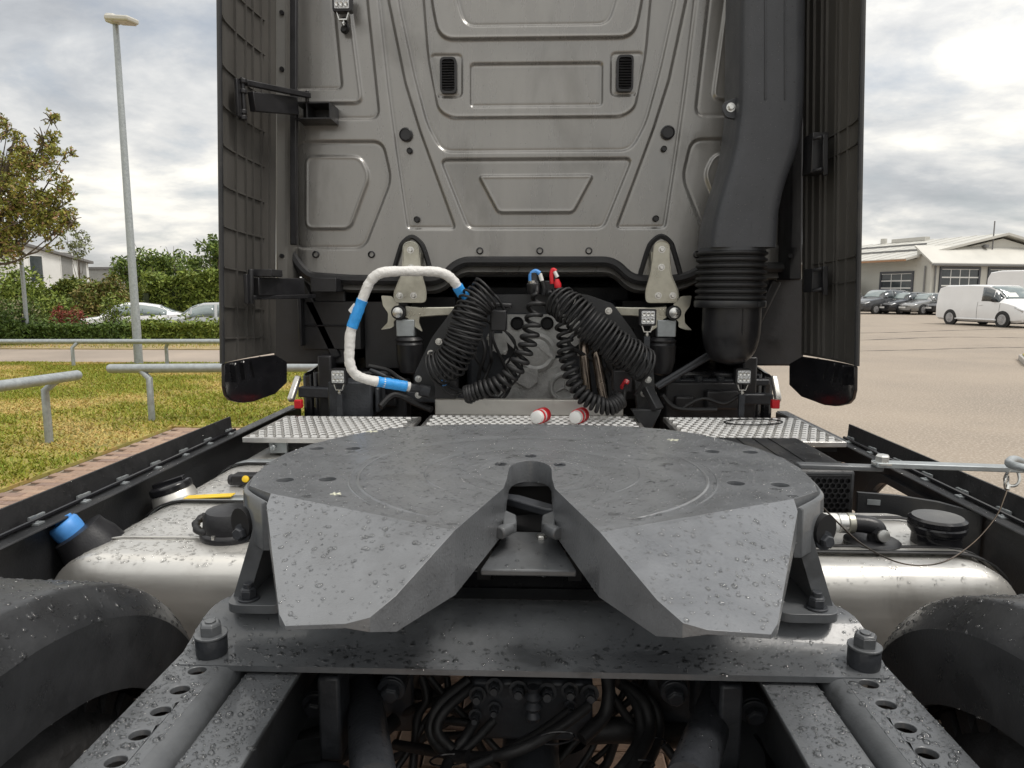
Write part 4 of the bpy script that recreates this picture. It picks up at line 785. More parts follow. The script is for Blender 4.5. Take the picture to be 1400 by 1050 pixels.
# ---- side skirts
def skirt(sg):
    ZT_, ZB_, X0 = (.972, .765, 1.222) if sg < 0 else (.958, .775, 1.228)
    yA, yB = 1.15, 3.62; out = [(yA, ZB_), (yB, ZB_-.1), (yB, ZT_-.02), (3.0, ZT_), (yA, ZT_)]
    holes = [round_poly([(2.06, ZB_+.035), (2.55, ZB_+.035), (2.45, ZB_+.12), (2.12, ZB_+.12)], .045, 6)] if sg > 0 else []
    q = MB(); q.plate(out, .014, lambda a, b, w: (sg*(X0+w), a, b), holes); q.bb((sg*(X0-.035), yA, ZT_), (sg*(X0+.014), 3.5, ZT_+.006))
    q.bb((sg*(X0-.03), yA, ZB_-.006), (sg*X0, 2.0, ZB_)); s_ = obj('side_skirt', q, 'skirt_plastic', TRUCK, bev=.004); drops(s_, q, 260, .0012, .0035, lambda p, n_: p[2] > ZT_+.003, .9, .5, 111+sg, 1.5)
    if holes:
        r_ = MB(); ho = round_poly([(2.02, ZB_+.02), (2.60, ZB_+.02), (2.48, ZB_+.145), (2.09, ZB_+.145)], .055, 6); r_.plate(ho, .02, lambda a, b, w: (sg*(X0-.001-w), a, b), holes); obj('cutout_rim', r_, 'skirt_plastic', s_, bev=.008)
    f = MB(); fo = [(1.10, ZT_+.005), (2.82, ZT_+.005), (2.845, ZT_+.064), (1.10, ZT_+.066)]
    f.plate(fo, .006, lambda a, b, w: (sg*(X0+.016+(b-ZT_)*.25+w), a, b)); obj('rubber_flap', f, 'rubber', s_); drops(s_, f, 420, .001, .003, None, -1, .5, 101+sg, 1.5, wall=True)
    f = MB(); f.tube([(sg*(X0+.006), 1.1, ZT_+.014), (sg*(X0+.006), 2.82, ZT_+.014)], .006, 8); obj('flap_rail', f, 'gloss_black', s_)
    for k in range(9):
        yy = 1.28+k*.185; c = MB(); c.bb((sg*(X0-.012), yy-.013, ZT_+.0065), (sg*(X0+.010), yy+.013, ZT_+.011)); c.bb((sg*(X0+.008), yy-.011, ZT_+.011), (sg*(X0+.014), yy+.011, ZT_+.026)); c.cyl((sg*X0, yy, ZT_+.011), (sg*X0, yy, ZT_+.014), .005, 8); c.bb((sg*(X0+.009), yy+.012, ZT_+.018), (sg*(X0+.016), yy+.045, ZT_+.024)); obj('clip', c, 'galvanised', s_)
    return s_, q
skl, skl_mb = skirt(-1); skr, skr_mb = skirt(1)
# ---- rear wheels and mudguards
MG = [(-.25, .72), (-.12, .92), (.1, 1.03), (.35, 1.095), (.6, 1.122), (.82, 1.127), (.92, 1.12), (1.03, 1.097), (1.147, 1.048), (1.235, .988), (1.30, .919), (1.34, .85), (1.362, .76), (1.37, .66)]
MGs = spline([(0, a, b) for a, b in MG], 5)
for sg in (-1, 1):
    q = MB(); rings = []
    for i, p in enumerate(MGs):
        d = (MGs[min(i+1, len(MGs)-1)]-MGs[max(i-1, 0)]).normalized(); nrm = Vector((0, -d.z, d.y)); 
        if nrm.z < -.2: nrm = -nrm
        sec = [(.664, -.165), (.652, -.165), (.651, -.052), (.656, -.043), (.690, -.008), (.700, -.002), (.715, 0), (.9, .004), (1.15, 0), (1.20, -.015), (1.215, -.05), (1.215, -.12), (1.2, -.12), (1.195, -.06), (1.15, -.02), (.9, -.014), (.72, -.02), (.672, -.07)]
        rings.append([Vector((sg*x, p.y, p.z))+nrm*h for x, h in sec])
    q.loft(rings); mg = obj('mudguard', q, 'mudguard_plastic', TRUCK, angle=24)
    mgm = q
    fl = lambda p, n_: p[1] > .55
    drops(mg, q, 4200, .0014, .0050, lambda p, n_: p[1] > .62 and abs(p[0]) < 1.19, .15, .5, 31+sg, 2.2)
    for x0 in (.71, 1.0):
        t = MB(); W2 = .245; ro = .495; ri = .285; t.lathe([(ri, 0), (ri+.02, -.02), (ri+.12, -.025), (ro-.06, -.015), (ro-.012, .012), (ro, .04), (ro, W2-.04), (ro-.012, W2-.012), (ro-.06, W2+.015), (ri+.12, W2+.025), (ri+.02, W2+.02), (ri, W2)], (sg*x0, .80, .495), (sg, 0, 0), 64)
        if x0 < .8: wh = obj('wheel', t, 'tyre_rubber', TRUCK, label='wide rear tyre under the mudguard')
        else: obj('outer_tyre', t, 'tyre_rubber', wh)
        lug = MB()
        for k in range(56):
            an = 2*math.pi*k/56; dv = Vector((0, math.cos(an), math.sin(an))); tv = Vector((0, -math.sin(an), math.cos(an)))
            for j in range(4):
                c = Vector((sg*(x0+.035+j*.058), .80, .495))+dv*(ro+.004)+tv*(.006*j); lug.box(c, (.047, .037, .016), Matrix((Vector((1, 0, 0)), tv, dv)).transposed())
            c = Vector((sg*(x0+.0), .80, .495))+dv*(ro-.028); lug.box(c, (.012, .03, .045), Matrix((Vector((1, 0, 0)), tv, dv)).transposed())
        obj('tread_blocks', lug, 'tyre_rubber', wh, kind='stuff')
        rm = MB(); rm.lathe([(ri+.002, .0), (ri-.03, .03), (ri-.04, .1), (.12, .12), (.12, .02), (.05, .0)], (sg*x0, .80, .495), (sg, 0, 0), 40); obj('rim', rm, 'dark_chassis', wh)
# ---- frame
def on_top(lim): return lambda p, n_: p[2] > lim
for sg in (-1, 1):
    q = MB(); prof = [(.462, .66), (.466, .66), (.466, .915), (.470, .926), (.378, .926), (.378, .918), (.455, .918), (.458, .67), (.385, .67), (.385, .66)]
    prof = [(.470, .655), (.470, .914), (.465, .923), (.456, .926), (.376, .926), (.376, .918), (.456, .918), (.462, .912), (.462, .663), (.376, .663), (.376, .655)]
    q.loft([[(sg*x, Y, z) for x, z in prof] for Y in (0.02, 1.2, 3.6)]); fr = obj('frame_rail', q, 'chassis_paint', TRUCK, bev=.0015)
    drops(fr, q, 170, .0022, .0066, lambda p, n_: .55 < p[1] < 1.12 and p[2] > .92, .9, .55, 41+sg, 1.6)
    drops(fr, q, 1300, .0007, .0024, lambda p, n_: .55 < p[1] < 1.12 and p[2] > .92, .9, .5, 43+sg, 1.6)
    # mounting angle with its row of holes, rounded inner bend
    holes = [circ(.535, 1.005-.056*k*1.0, .0145, 16, .0125) for k in range(-2, 14)]
    q = MB(); q.plate([(.588, .04), (.588, 1.9), (.50, 1.9), (.50, .04)], .010, lambda a, b, w: (sg*a, b, .930+w), holes)
    bend_ = [(.50, .94), (.491, .938), (.482, .932), (.476, .922), (.474, .91), (.474, .70), (.482, .70), (.482, .908), (.486, .92), (.492, .928), (.50, .93)]
    q2 = MB(); q2.loft([[(sg*x, Y, z) for x, z in bend_] for Y in (.04, 1.0, 1.9)]); ml = obj('mounting_angle', q, 'chassis_paint', TRUCK, bev=.0012)
    obj('angle_web', q2, 'chassis_paint', ml)
    clear = lambda p, n_: .55 < p[1] < 1.08 and p[2] > .939 and all((abs(p[0])-.535)**2+(p[1]-(1.005-.056*k))**2 > .019**2 for k in range(-2, 14))
    drops(ml, q, 170, .0022, .0066, clear, .9, .55, 51+sg, 1.6); drops(ml, q, 1300, .0007, .0024, clear, .9, .5, 53+sg, 1.6)
    w_ = MB(); w_.bb((sg*.474, .1, .68), (sg*.4665, 1.9, .69)); 
# ---- mounting plate: pressed sheet across the rails
PR_FULL = [(1.075, .942), (1.10, .942), (1.13, .9422), (1.145, .9445), (1.16, .951), (1.175, .961), (1.19, .972), (1.205, .9805), (1.22, .985), (1.235, .986), (1.25, .984), (1.262, .976), (1.272, .962), (1.285, .946), (1.31, .940), (1.40, .940)]
PR = PR_FULL
def plate_half(Y): return float(np.interp(Y, [1.07, 1.085, 1.14, 1.17, 1.20, 1.23, 1.26, 1.4], [.568, .580, .590, .588, .577, .562, .545, .53]))
q = MB(); prs = spline([(0, a, b) for a, b in PR], 3); rings = []
for k in range(41):
    f = -1+2*k/40; rings.append([(f*plate_half(p.y), p.y, p.z) for p in prs]+[(f*plate_half(p.y), p.y, p.z-.010) for p in prs[::-1]])
q.loft(rings); mp_ = obj('mounting_plate', q, 'chassis_paint', TRUCK, angle=45)
drops(mp_, q, 3600, .0010, .0040, lambda p, n_: p[2] > .941 and p[1] < 1.30, .2, .5, 61, 2.6)
drops(mp_, q, 170, .003, .0065, lambda p, n_: p[2] > .941 and p[1] < 1.16, .9, .3, 62, 1.5)
q = MB(); q.bb((-.45, 1.405, .80), (.45, 1.60, .985)); obj('cross_beam', q, 'gloss_black', TRUCK, bev=.012)
q = MB(); q.bb((-.36, 1.62, .86), (.36, 2.64, .88)); obj('shade_panel', q, 'void_black', TRUCK, bev=.01)  # unseen black panel, added to keep daylight off the bricks below
q = MB(); q.bb((-.47, 1.33, .80), (.47, 1.40, .925)); obj('lower_beam', q, 'dark_chassis', TRUCK, bev=.01)
for px, py in ((290, 893), (1178, 907)):
    p = aZ(px, py, .9425); p.y = 1.112; b = MB(); b.lathe([(.0245, 0), (.0255, .004), (.0255, .028), (.0235, .032)], p, (0, 0, 1), 26); sp_ = obj('spacer', b, 'dark_chassis', mp_)
    b = MB(); b.hexbolt(p+Vector((0, 0, .032)), (0, 0, 1), .0185, .020, .004); b.lathe([(.009, 0), (.009, .002)], p+Vector((0, 0, .0565)), (0, 0, 1), 14); obj('hex_bolt', b, 'chassis_paint', mp_, bev=.0015)
# ---- fifth wheel
KX, KY = 0.003, 1.335; ZP = 1.200
half = [(0.0, 1.852), (.13, 1.848), (.255, 1.832), (.34, 1.795), (.405, 1.745), (.465, 1.665), (.508, 1.585), (.533, 1.49), (.538, 1.40), (.527, 1.30), (.508, 1.235)]
BO, BI = (.450, 1.186), (.107, 1.006)
thr = [(.046, 1.235), (.0425, 1.30), (.0425, 1.375), (.038, 1.405), (.028, 1.428), (.014, 1.44)]
def dist_ok(x): return x
outer_r = [(x, y) for x, y in half] + [BO]
loop = outer_r + [BI] + thr + [(0, 1.443)] + [(-x, y) for x, y in thr[::-1]] + [(-BI[0], BI[1])] + [(-x, y) for x, y in outer_r[::-1]][:-1]
hp4 = []
for px, py in ((433, 613), (483, 613), (390, 656), (448, 655)):
    p = aZ(px, py, ZP); hp4.append((abs(p.x), p.y))
holes = [circ(s_*x, y, .0165, 14) for x, y in hp4 for s_ in (-1, 1)]
def thick(x, y): return (.10 if y < 1.1 else (.085 if y < 1.25 else .045)) if (abs(x) < .12 and y < 1.46) else .055
q = MB(); q.plate(loop, -1, lambda a, b, w: (a, b, ZP+(w*thick(a, b))), holes)
# ramps
TO, TI = Vector((.325, .868, 1.122)), (.228, .846)
A3, B3 = Vector((*BO, ZP)), Vector((*BI, ZP)); nr = (B3-A3).cross(TO-A3)
def ramp_z(x, y): return ZP-(nr.x*(x-A3.x)+nr.y*(y-A3.y))/nr.z
kk = aZ(541, 818, 1.136); kink = (.162, .905); kink = (.171, .884)
rl = [BO, (.444, 1.150), (.326, .880), (.310, .857), TI, (.198, .851), kink, BI]
rt = [.055, .05, .016, .006, .006, .020, .050, .10]
for s_ in (-1, 1):
    n = len(rl); P = [(s_*x, y, ramp_z(x, y)) for x, y in rl]+[(s_*x, y, ramp_z(x, y)-t) for (x, y), t in zip(rl, rt)]
    q.add(P, [tuple(range(n)), tuple(range(n, 2*n))[::-1]]+[(i, (i+1) % n, n+(i+1) % n, n+i) for i in range(n-1)])
fwm = q
def plate_mat():
    m = mat('fifth_wheel_paint', (0.128, 0.134, 0.142), 0.36, 0.05, 0.12, 14, 0, coat=0.7, rvar=0.10); m.node_tree.nodes['Principled BSDF'].inputs['Coat Roughness'].default_value = 0.22; t = m.node_tree; b = t.nodes['Principled BSDF']
    tcn = t.nodes.new('ShaderNodeTexCoord'); s = t.nodes.new('ShaderNodeSeparateXYZ'); t.links.new(tcn.outputs['Object'], s.inputs[0])
    dx = math_n(t, 'SUBTRACT', s.outputs[0], KX); dy = math_n(t, 'SUBTRACT', s.outputs[1], KY)
    r_ = math_n(t, 'SQRT', math_n(t, 'ADD', math_n(t, 'MULTIPLY', dx, dx), math_n(t, 'MULTIPLY', dy, dy))); tot = None
    for rad, w, h in ((.335, .010, -1.0), (.350, .010, -.8), (.215, .012, -.7), (.098, .006, -.7), (.135, .004, .5), (.42, .006, -.25)):
        g_ = math_n(t, 'POWER', 2.718, math_n(t, 'MULTIPLY', math_n(t, 'POWER', math_n(t, 'ABSOLUTE', math_n(t, 'DIVIDE', math_n(t, 'SUBTRACT', r_, rad), w)), 2.0), -1.0)); g_ = math_n(t, 'MULTIPLY', g_, h)
        tot = g_ if tot is None else math_n(t, 'ADD', tot, g_)
    nz = t.nodes.new('ShaderNodeTexNoise'); nz.inputs['Scale'].default_value = 210; nz.inputs['Detail'].default_value = 3; t.links.new(tcn.outputs['Object'], nz.inputs[0])
    flatm = math_n(t, 'GREATER_THAN', s.outputs[2], ZP-.002)
    tot = math_n(t, 'ADD', math_n(t, 'MULTIPLY', tot, flatm), math_n(t, 'MULTIPLY', nz.outputs[0], .35))
    bp = t.nodes.new('ShaderNodeBump'); bp.inputs['Strength'].default_value = .55; bp.inputs['Distance'].default_value = .004
    t.links.new(tot, bp.inputs['Height']); t.links.new(bp.outputs[0], b.inputs['Normal'])
plate_mat(); stain(MATS['fifth_wheel_paint'], 9.0, .54, .64, (0.075, 0.077, 0.08), (1, 1, 1), .30)
fw = obj('fifth_wheel', q, 'fifth_wheel_paint', TRUCK, bev=.004, label='wet dark grey fifth wheel plate')
no_hole = lambda p, n_: p[2] > ZP-.001 and all((abs(p[0])-x)**2+(p[1]-y)**2 > .021**2 for x, y in hp4)
drops(fw, q, 6000, .0013, .0028, no_hole, .9, .62, 71, 1.6)
drops(fw, q, 90, .004, .010, no_hole, .9, .10, 74, 1.5)
drops(fw, q, 3600, .0008, .0020, lambda p, n_: 1.121 < p[2] < ZP-.001 and n_[2] > .9, .5, .6, 72, 1.2)
drops(fw, q, 1500, .0018, .0046, lambda p, n_: 1.121 < p[2] < ZP-.001 and n_[2] > .9, .5, .62, 73, 1.5)
drops(fw, q, 900, .0006, .0016, lambda p, n_: abs(n_[2]) < .4 and p[1] < 1.42 and abs(p[0]) < .3 and p[2] > 1.09, -1, .55, 76, 1.8, wall=True)
for s_ in (-1, 1):     # rolled outer rim, side wall and pedestal
    b = MB(); rp = spline([(s_*(x+.004), y, ZP-.012) for x, y in half[3:]]+[(s_*.456, 1.176, ZP-.016)], 5)
    b.loft([[p+Vector((0, 0, .006)), p+Vector((s_*.007, 0, 0)), p+Vector((s_*.008, 0, -.085)), p+Vector((-s_*.006, 0, -.085)), p+Vector((-s_*.008, 0, 0))] for p in rp]); obj('rim_wall', b, 'chassis_paint', fw, bev=.002)
    b = MB(); b.loft([[(s_*x, 1.20, z), (s_*x, 1.24, z), (s_*(x+.0), 1.47, z), (s_*x, 1.50, z)]+[(s_*(x-.03), 1.5, z), (s_*(x-.03), 1.2, z)] for x, z in ((.534, 1.0), (.514, 1.06), (.494, 1.12), (.478, 1.17))]); b.plate(round_poly([(.43, 1.165), (.532, 1.165), (.542, 1.24), (.542, 1.60), (.43, 1.60)], .025, 5), .016, lambda a, c, w: (s_*a, c, .988+w)); pd = obj('pedestal', b, 'chassis_paint', fw, bev=.004)
    p = Vector((s_*.500, 1.190, 1.004)); b = MB(); b.lathe([(.019, 0), (.019, .004)], p, (0, 0, 1), 22); b.hexbolt(p+Vector((0, 0, .004)), (0, 0, 1), .0145, .018); b.cyl(p+Vector((0, 0, .02)), p+Vector((0, 0, .03)), .008, 12); obj('pedestal_nut', b, 'dark_chassis', fw, bev=.0012)
    b = MB(); b.cyl((s_*.50, 1.245, 1.135), (s_*.52, 1.215, 1.135), .028, 18); obj('bearing_pocket', b, 'void_black', fw)
    b = MB(); b.hexbolt((s_*.515, 1.215, 1.118), (s_*.3, -1, .1), .012, .014, .004); obj('bearing_bolt', b, 'dark_chassis', fw)
    b = MB(); b.loft([[(s_*.045, 1.20, 1.12), (s_*.022, 1.225, 1.12), (s_*.024, 1.27, 1.12), (s_*.05, 1.29, 1.12)], [(s_*.045, 1.20, 1.142), (s_*.022, 1.225, 1.14), (s_*.024, 1.27, 1.14), (s_*.05, 1.29, 1.145)]]); b.cyl((s_*.052, 1.195, 1.13), (s_*.034, 1.225, 1.13), .012, 10); obj('guide_lug', b, 'chassis_paint', fw, bev=.003)
    for x, y, r_ in ((.060, 1.41, .012), (.0, 1.485, .012)):
        if s_ < 0 and x == 0: continue
        b = MB(); b.lathe([(r_, -.002), (r_, .0015), (r_*.75, .002), (r_*.6, .0), (.002, .0)], (s_*x, y, ZP), (0, 0, 1), 18); obj('plug', b, 'dark_chassis', fw)
    for k in range(3):
        p = (s_*(.478+.022*0), 1.56+.0*k, ZP); 
b = MB(); b.plate([(-.082, 1.155), (.082, 1.155), (.045, 1.30), (-.045, 1.30)], .012, lambda a, c, w: (a, c, 1.068+w+(c-1.155)*.12)); obj('throat_plate', b, 'chassis_paint', fw, bev=.003)
drops(fw, b, 60, .001, .004, None, .5, .4, 75)
b = MB(); b.plate([(-.05, 1.395), (-.05, 1.365), (.03, 1.295), (.05, 1.29), (.05, 1.32), (-.02, 1.385)], .016, lambda a, c, w: (a, c, 1.128+w)); obj('lock_jaw', b, 'dark_chassis', fw, bev=.003)
b = MB(); b.bb((-.10, 1.462, 1.0), (.10, 1.475, 1.155)); b.bb((-.10, 1.30, 1.0), (-.075, 1.462, 1.154)); b.bb((.075, 1.30, 1.0), (.10, 1.462, 1.154)); obj('lock_housing', b, 'void_black', fw)
b = MB(); b.cyl((KX, 1.39, 1.05), (KX, 1.39, 1.085), .052, 30); b.bb((-.06, 1.30, 1.04), (.06, 1.46, 1.05)); obj('lock_pocket', b, 'void_black', fw)
b = MB(); b.hexbolt((.022, 1.275, 1.085), (0, 0, 1), .010, .012, .003); obj('lock_bolt', b, 'bolt_steel', fw)
for (x, y, w, h) in ((-.40+.0, 1.735, .016, .012), (.335, 1.66, .014, .012), (-.335, 1.185, .01, .008)):
    b = MB()
    for k in range(5): a_ = k*1.26+x; b.bar((x, y, ZP+.0008), (x+w*math.cos(a_), y+h*math.sin(a_), ZP+.0008), .003, .001)
    obj('chalk_mark', b, 'chalk', fw)
for s_ in (-1, 1):      # grease grooves: raised lips either side of each channel
    for rad, a0, a1, r_ in ((.335, -62, 28, .0036), (.352, -40, 24, .0026), (.21, -50, 40, .0022), (.10, -20, 60, .0018)):
        b = MB(); b.tube([(KX+s_*rad*math.cos(R(a)), KY+.03+rad*math.sin(R(a)), ZP-.0012) for a in np.linspace(a0, a1, 26)], r_, 6, rfun=lambda f: r_*(.5+.5*min(1, 8*f, 8*(1-f)))); obj('groove_lip', b, 'fifth_wheel_paint', fw)
# release handle with ring and wire
HY = 1.68
b = MB(); b.bar(aY(1090, 636, HY), aY(1205, 640, HY), .03, .012); hd = obj('release_handle', b, 'chassis_paint', TRUCK, bev=.003)
b = MB(); b.bar(aY(1195, 634, HY-.01), aY(1395, 641, HY-.01), .034, .012); b.tube(spline([aY(1388, 641, HY-.01), aY(1396, 632, HY-.03), aY(1385, 628, HY-.05), aY(1380, 634, HY-.10), aY(1400, 640, HY-.14), aY(1425, 648, HY-.14)], 6), .009, 10); obj('handle_bar', b, 'galvanised', hd, bev=.002)
p = aY(1206, 634, HY-.01); b = MB(); b.hexbolt(p, (0, 0, 1), .016, .018, .004); obj('handle_bolt', b, 'bolt_steel', hd)
c = aY(1384, 652, HY-.02); b = MB(); b.tube([c+Vector((.016*math.cos(t), .004*math.sin(2*t), .022*math.sin(t))) for t in np.linspace(0, 2*math.pi, 25)[:-1]], .0035, 8, closed=True); c_ = c+Vector((-.012, 0, -.012)); b.tube([c_+Vector((.012*math.cos(t), .012*math.cos(t), .016*math.sin(t))) for t in np.linspace(0, 2*math.pi, 21)[:-1]], .0025, 8, closed=True); obj('pull_ring', b, 'bolt_steel', hd)
wire = spline([aY(1378, 664, HY-.02), aY(1374, 678, HY-.03), aY(1362, 706, HY-.05), aY(1335, 738, 1.60), aY(1300, 764, 1.55), aY(1265, 773, 1.50), aY(1225, 768, 1.45), aY(1180, 745, 1.42), aY(1145, 714, 1.40), aY(1116, 684, 1.40)], 8); b = MB(); b.tube(wire, .0017, 6); obj('pull_wire', b, 'dark_pipe', hd); b = MB(); b.tube(wire[:5], .006, 8); obj('wire_sleeve', b, 'bolt_steel', hd)
# wet drops on the tanks, catwalk cover and box tops
drops(tl, tl_mb, 3600, .0015, .0052, lambda p, n_: p[2] > .86 and p[1] < 2.6, .55, .32, 81, 1.8)
drops(tl, tl_mb, 160, .004, .010, lambda p, n_: p[2] > .90 and p[1] < 2.3, .8, .14, 84, 1.3)
drops(tr, tr_mb, 1300, .0012, .0045, lambda p, n_: p[2] > .80, .25, .35, 82, 1.8)
drops(vb, vb_mb, 500, .0015, .0055, lambda p, n_: p[2] > 1.019, .9, .3, 83, 1.6)
# ---- under the frame: torque rods, bolts, valve block, hoses
for sg in (-1, 1):
    a0, a1 = (aY(497, 945, 1.30), aY(512, 1075, .98)) if sg < 0 else (aY(985, 950, 1.30), aY(940, 1075, .98))
    q = MB(); q.cyl(a0, a1, .034, 20, .036); trd = obj('torque_rod', q, 'dark_chassis', TRUCK); drops(trd, q, 140, .001, .003, None, .3, .4, 91+sg)
    q = MB(); x0, x1 = (aY(455, 930, 1.34).x, aY(512, 930, 1.34).x) if sg < 0 else (aY(945, 930, 1.34).x, aY(1002, 930, 1.34).x)
    q.bb((x0, 1.31, .70), (x1, 1.36, .90)); q.loft([[a0+Vector((dx*.03*k, .02, dz)) for dx, dz in ((-1, 0), (1, 0), (1, .06), (-1, .06))] for k in (1.0, 1.6)]); obj('rod_bracket', q, 'dark_chassis', trd, bev=.01)
    for px, py in (((432, 962), (535, 942)) if sg < 0 else ((1030, 972), (922, 946))):
        p = aY(px, py, 1.26); q = MB(); q.lathe([(.027, .12), (.027, .01), (.026, 0)], p, (0, 1, 0), 20); q.hexbolt(p, (0, -1, -.25), .0185, .018, .004); obj('rod_bolt', q, 'dark_chassis', trd, bev=.002)
q = MB(); q.bb(tuple(aY(645, 930, 1.32)), tuple(aY(805, 975, 1.42))); vbk = obj('valve_block', q, 'dark_chassis', TRUCK, bev=.008)
for px, py, r_ in ((653, 950, .014), (676, 938, .014), (709, 943, .0155), (748, 946, .0155), (779, 944, .014), (806, 948, .015), (676, 968, .011), (650, 978, .011), (780, 966, .011)):
    p = aY(px, py, 1.31); q = MB(); q.hexbolt(p, (0, -1, .1), r_*.85, .018, .002); q.cyl(p+Vector((0, -.018, .002)), p+Vector((0, -.030, .004)), r_*.5, 12); obj('hose_port', q, 'dark_chassis', vbk)
q = MB(); q.lathe([(.012, 0), (.016, .01), (.010, .02), (.018, .03), (.010, .04), (.018, .05), (.010, .06), (.012, .07)], aY(729, 985, 1.28), (0, 0, 1), 16); obj('bleed_valve', q, 'dark_chassis', vbk)
q = MB(); q.lathe([(.03, .0), (.06, .02), (.085, .08), (.09, .2), (.09, .36)], aY(757, 1000, 1.55)+Vector((0, 0, -.36)), (0, 0, 1), 24); obj('axle_housing', q, 'dark_chassis', TRUCK)
q = MB(); q.cyl((-.9, .80, .495), (.9, .80, .495), .075, 20); q.lathe([(.05, -.2), (.16, -.16), (.20, 0), (.16, .16), (.05, .2)], (0, .80, .5), (1, 0, 0), 24); obj('rear_axle', q, 'dark_chassis', TRUCK)
hoses = [([(530, 945, 1.5), (600, 950, 1.4), (640, 935, 1.35), (660, 928, 1.35)], .012), ([(525, 985, 1.45), (590, 960, 1.4), (650, 938, 1.35)], .010), ([(640, 930, 1.34), (600, 965, 1.30), (588, 1000, 1.28), (610, 1030, 1.25), (640, 1035, 1.22)], .011), ([(655, 932, 1.34), (610, 970, 1.29), (598, 1000, 1.27), (620, 1025, 1.25)], .010), ([(540, 1018, 1.35), (600, 1028, 1.28), (660, 1035, 1.22), (710, 1025, 1.2), (765, 995, 1.24), (805, 965, 1.28)], .0105), ([(650, 985, 1.3), (635, 1010, 1.27), (618, 1032, 1.25), (605, 1060, 1.2)], .0105), ([(675, 985, 1.3), (650, 1012, 1.27), (630, 1030, 1.25)], .009), ([(778, 972, 1.29), (740, 1000, 1.26), (690, 1028, 1.22), (640, 1050, 1.18)], .009), ([(830, 925, 1.36), (832, 950, 1.34), (825, 980, 1.32), (795, 1010, 1.28)], .014), ([(850, 935, 1.4), (880, 960, 1.36), (888, 1000, 1.32), (870, 1040, 1.25), (850, 1070, 1.2)], .013), ([(862, 935, 1.4), (895, 965, 1.37), (900, 1005, 1.33), (885, 1045, 1.26), (870, 1075, 1.2)], .011), ([(856, 940, 1.39), (872, 970, 1.35), (875, 1005, 1.31), (855, 1042, 1.24), (830, 1070, 1.2)], .010), ([(340, 1050, 1.25), (400, 1020, 1.3), (460, 1000, 1.34), (490, 990, 1.4)], .022), ([(430, 1060, 1.2), (470, 1030, 1.28), (510, 1010, 1.34), (540, 985, 1.4)], .016), ([(1000, 1000, 1.4), (1030, 1010, 1.35), (1050, 1040, 1.28), (1060, 1070, 1.2)], .013), ([(985, 1010, 1.4), (1015, 1030, 1.33), (1030, 1070, 1.22)], .010), ([(800, 1000, 1.36), (850, 998, 1.36), (920, 1005, 1.4), (960, 1000, 1.45)], .026), ([(700, 960, 1.36), (690, 990, 1.34), (600, 985, 1.36), (585, 995, 1.36), (600, 1006, 1.36), (690, 1000, 1.34)], .008)]
rh = random.Random(77)
for k in range(16):
    x0 = rh.uniform(540, 930); x1 = x0+rh.uniform(-130, 130); Y0 = rh.uniform(1.38, 1.62)
    hoses.append(([(x0, 926, Y0), (x0+(x1-x0)*.2+rh.uniform(-15, 15), 955+rh.uniform(-10, 10), Y0-.02), (x0+(x1-x0)*.6, 992+rh.uniform(-14, 14), Y0-.03), (x1, 1020+rh.uniform(-10, 25), Y0-.05), (x1+(x1-x0)*.5, 1050+rh.uniform(0, 20), Y0-.08)], rh.uniform(.006, .012)))
for pts, r_ in hoses:
    q = MB(); q.tube(spline([aY(*p) for p in pts], 9), r_, 10); obj('air_line', q, 'rubber', vbk)
for px, py, Y in ((885, 1008, 1.325), (868, 1038, 1.26), (760, 1000, 1.235), (614, 1030, 1.25)):
    c = aY(px, py, Y); q = MB(); q.tube([c+Vector((.034*math.cos(t), -.02, .012*math.sin(t)+.004*math.cos(t))) for t in np.linspace(0, 6.28, 19)[:-1]], .002, 5, closed=True); obj('cable_tie', q, 'gloss_black', vbk)
for sg in (-1, 1):
    q = MB(); q.lathe([(.05, 0), (.09, .02), (.10, .1), (.09, .18), (.05, .2)], (sg*.36, 1.05, .55), (0, 0, 1), 24); asp = obj('air_spring', q, 'dark_chassis', TRUCK)
    q = MB(); q.bb((sg*.37, 1.15, .72), (sg*.33, 1.22, .88)); obj('spring_bracket', q, 'dark_chassis', asp, bev=.006)
    q = MB(); q.bb((sg*.36, 1.42, .60), (sg*.25, 1.5, .9)); obj('chassis_gusset', q, 'dark_chassis', TRUCK, bev=.006)
# loose parts lying on the catwalk
for px, lab, m0 in ((737, 'red and white striped coupling cap on the catwalk, beside the bare tread', None), (789, 'red and white striped coupling cap on the catwalk, under the coiled hose end', None)):
    p1 = aZ(px+6, 577, .998); p1.z = .998+.031; d = Vector((.42, .9, 0)).normalized(); p0 = p1-d*.09
    q = MB(); q.lathe([(.018, .012), (.026, .015), (.027, .032), (.028, .036)], p0, d, 20); c = obj('coupling_cap', q, 'white_plastic'); tag(c, lab, 'cap', None)
    for a_, b_, r_, m_ in ((.036, .050, .0310, 'red_plastic'), (.050, .068, .0290, 'white_plastic'), (.068, .100, .0318, 'red_plastic')):
        q = MB(); q.lathe([(r_*.9, a_), (r_, a_+.002), (r_, b_-.002), (r_*.9, b_)], p0, d, 20); obj('cap_band', q, m_, c)
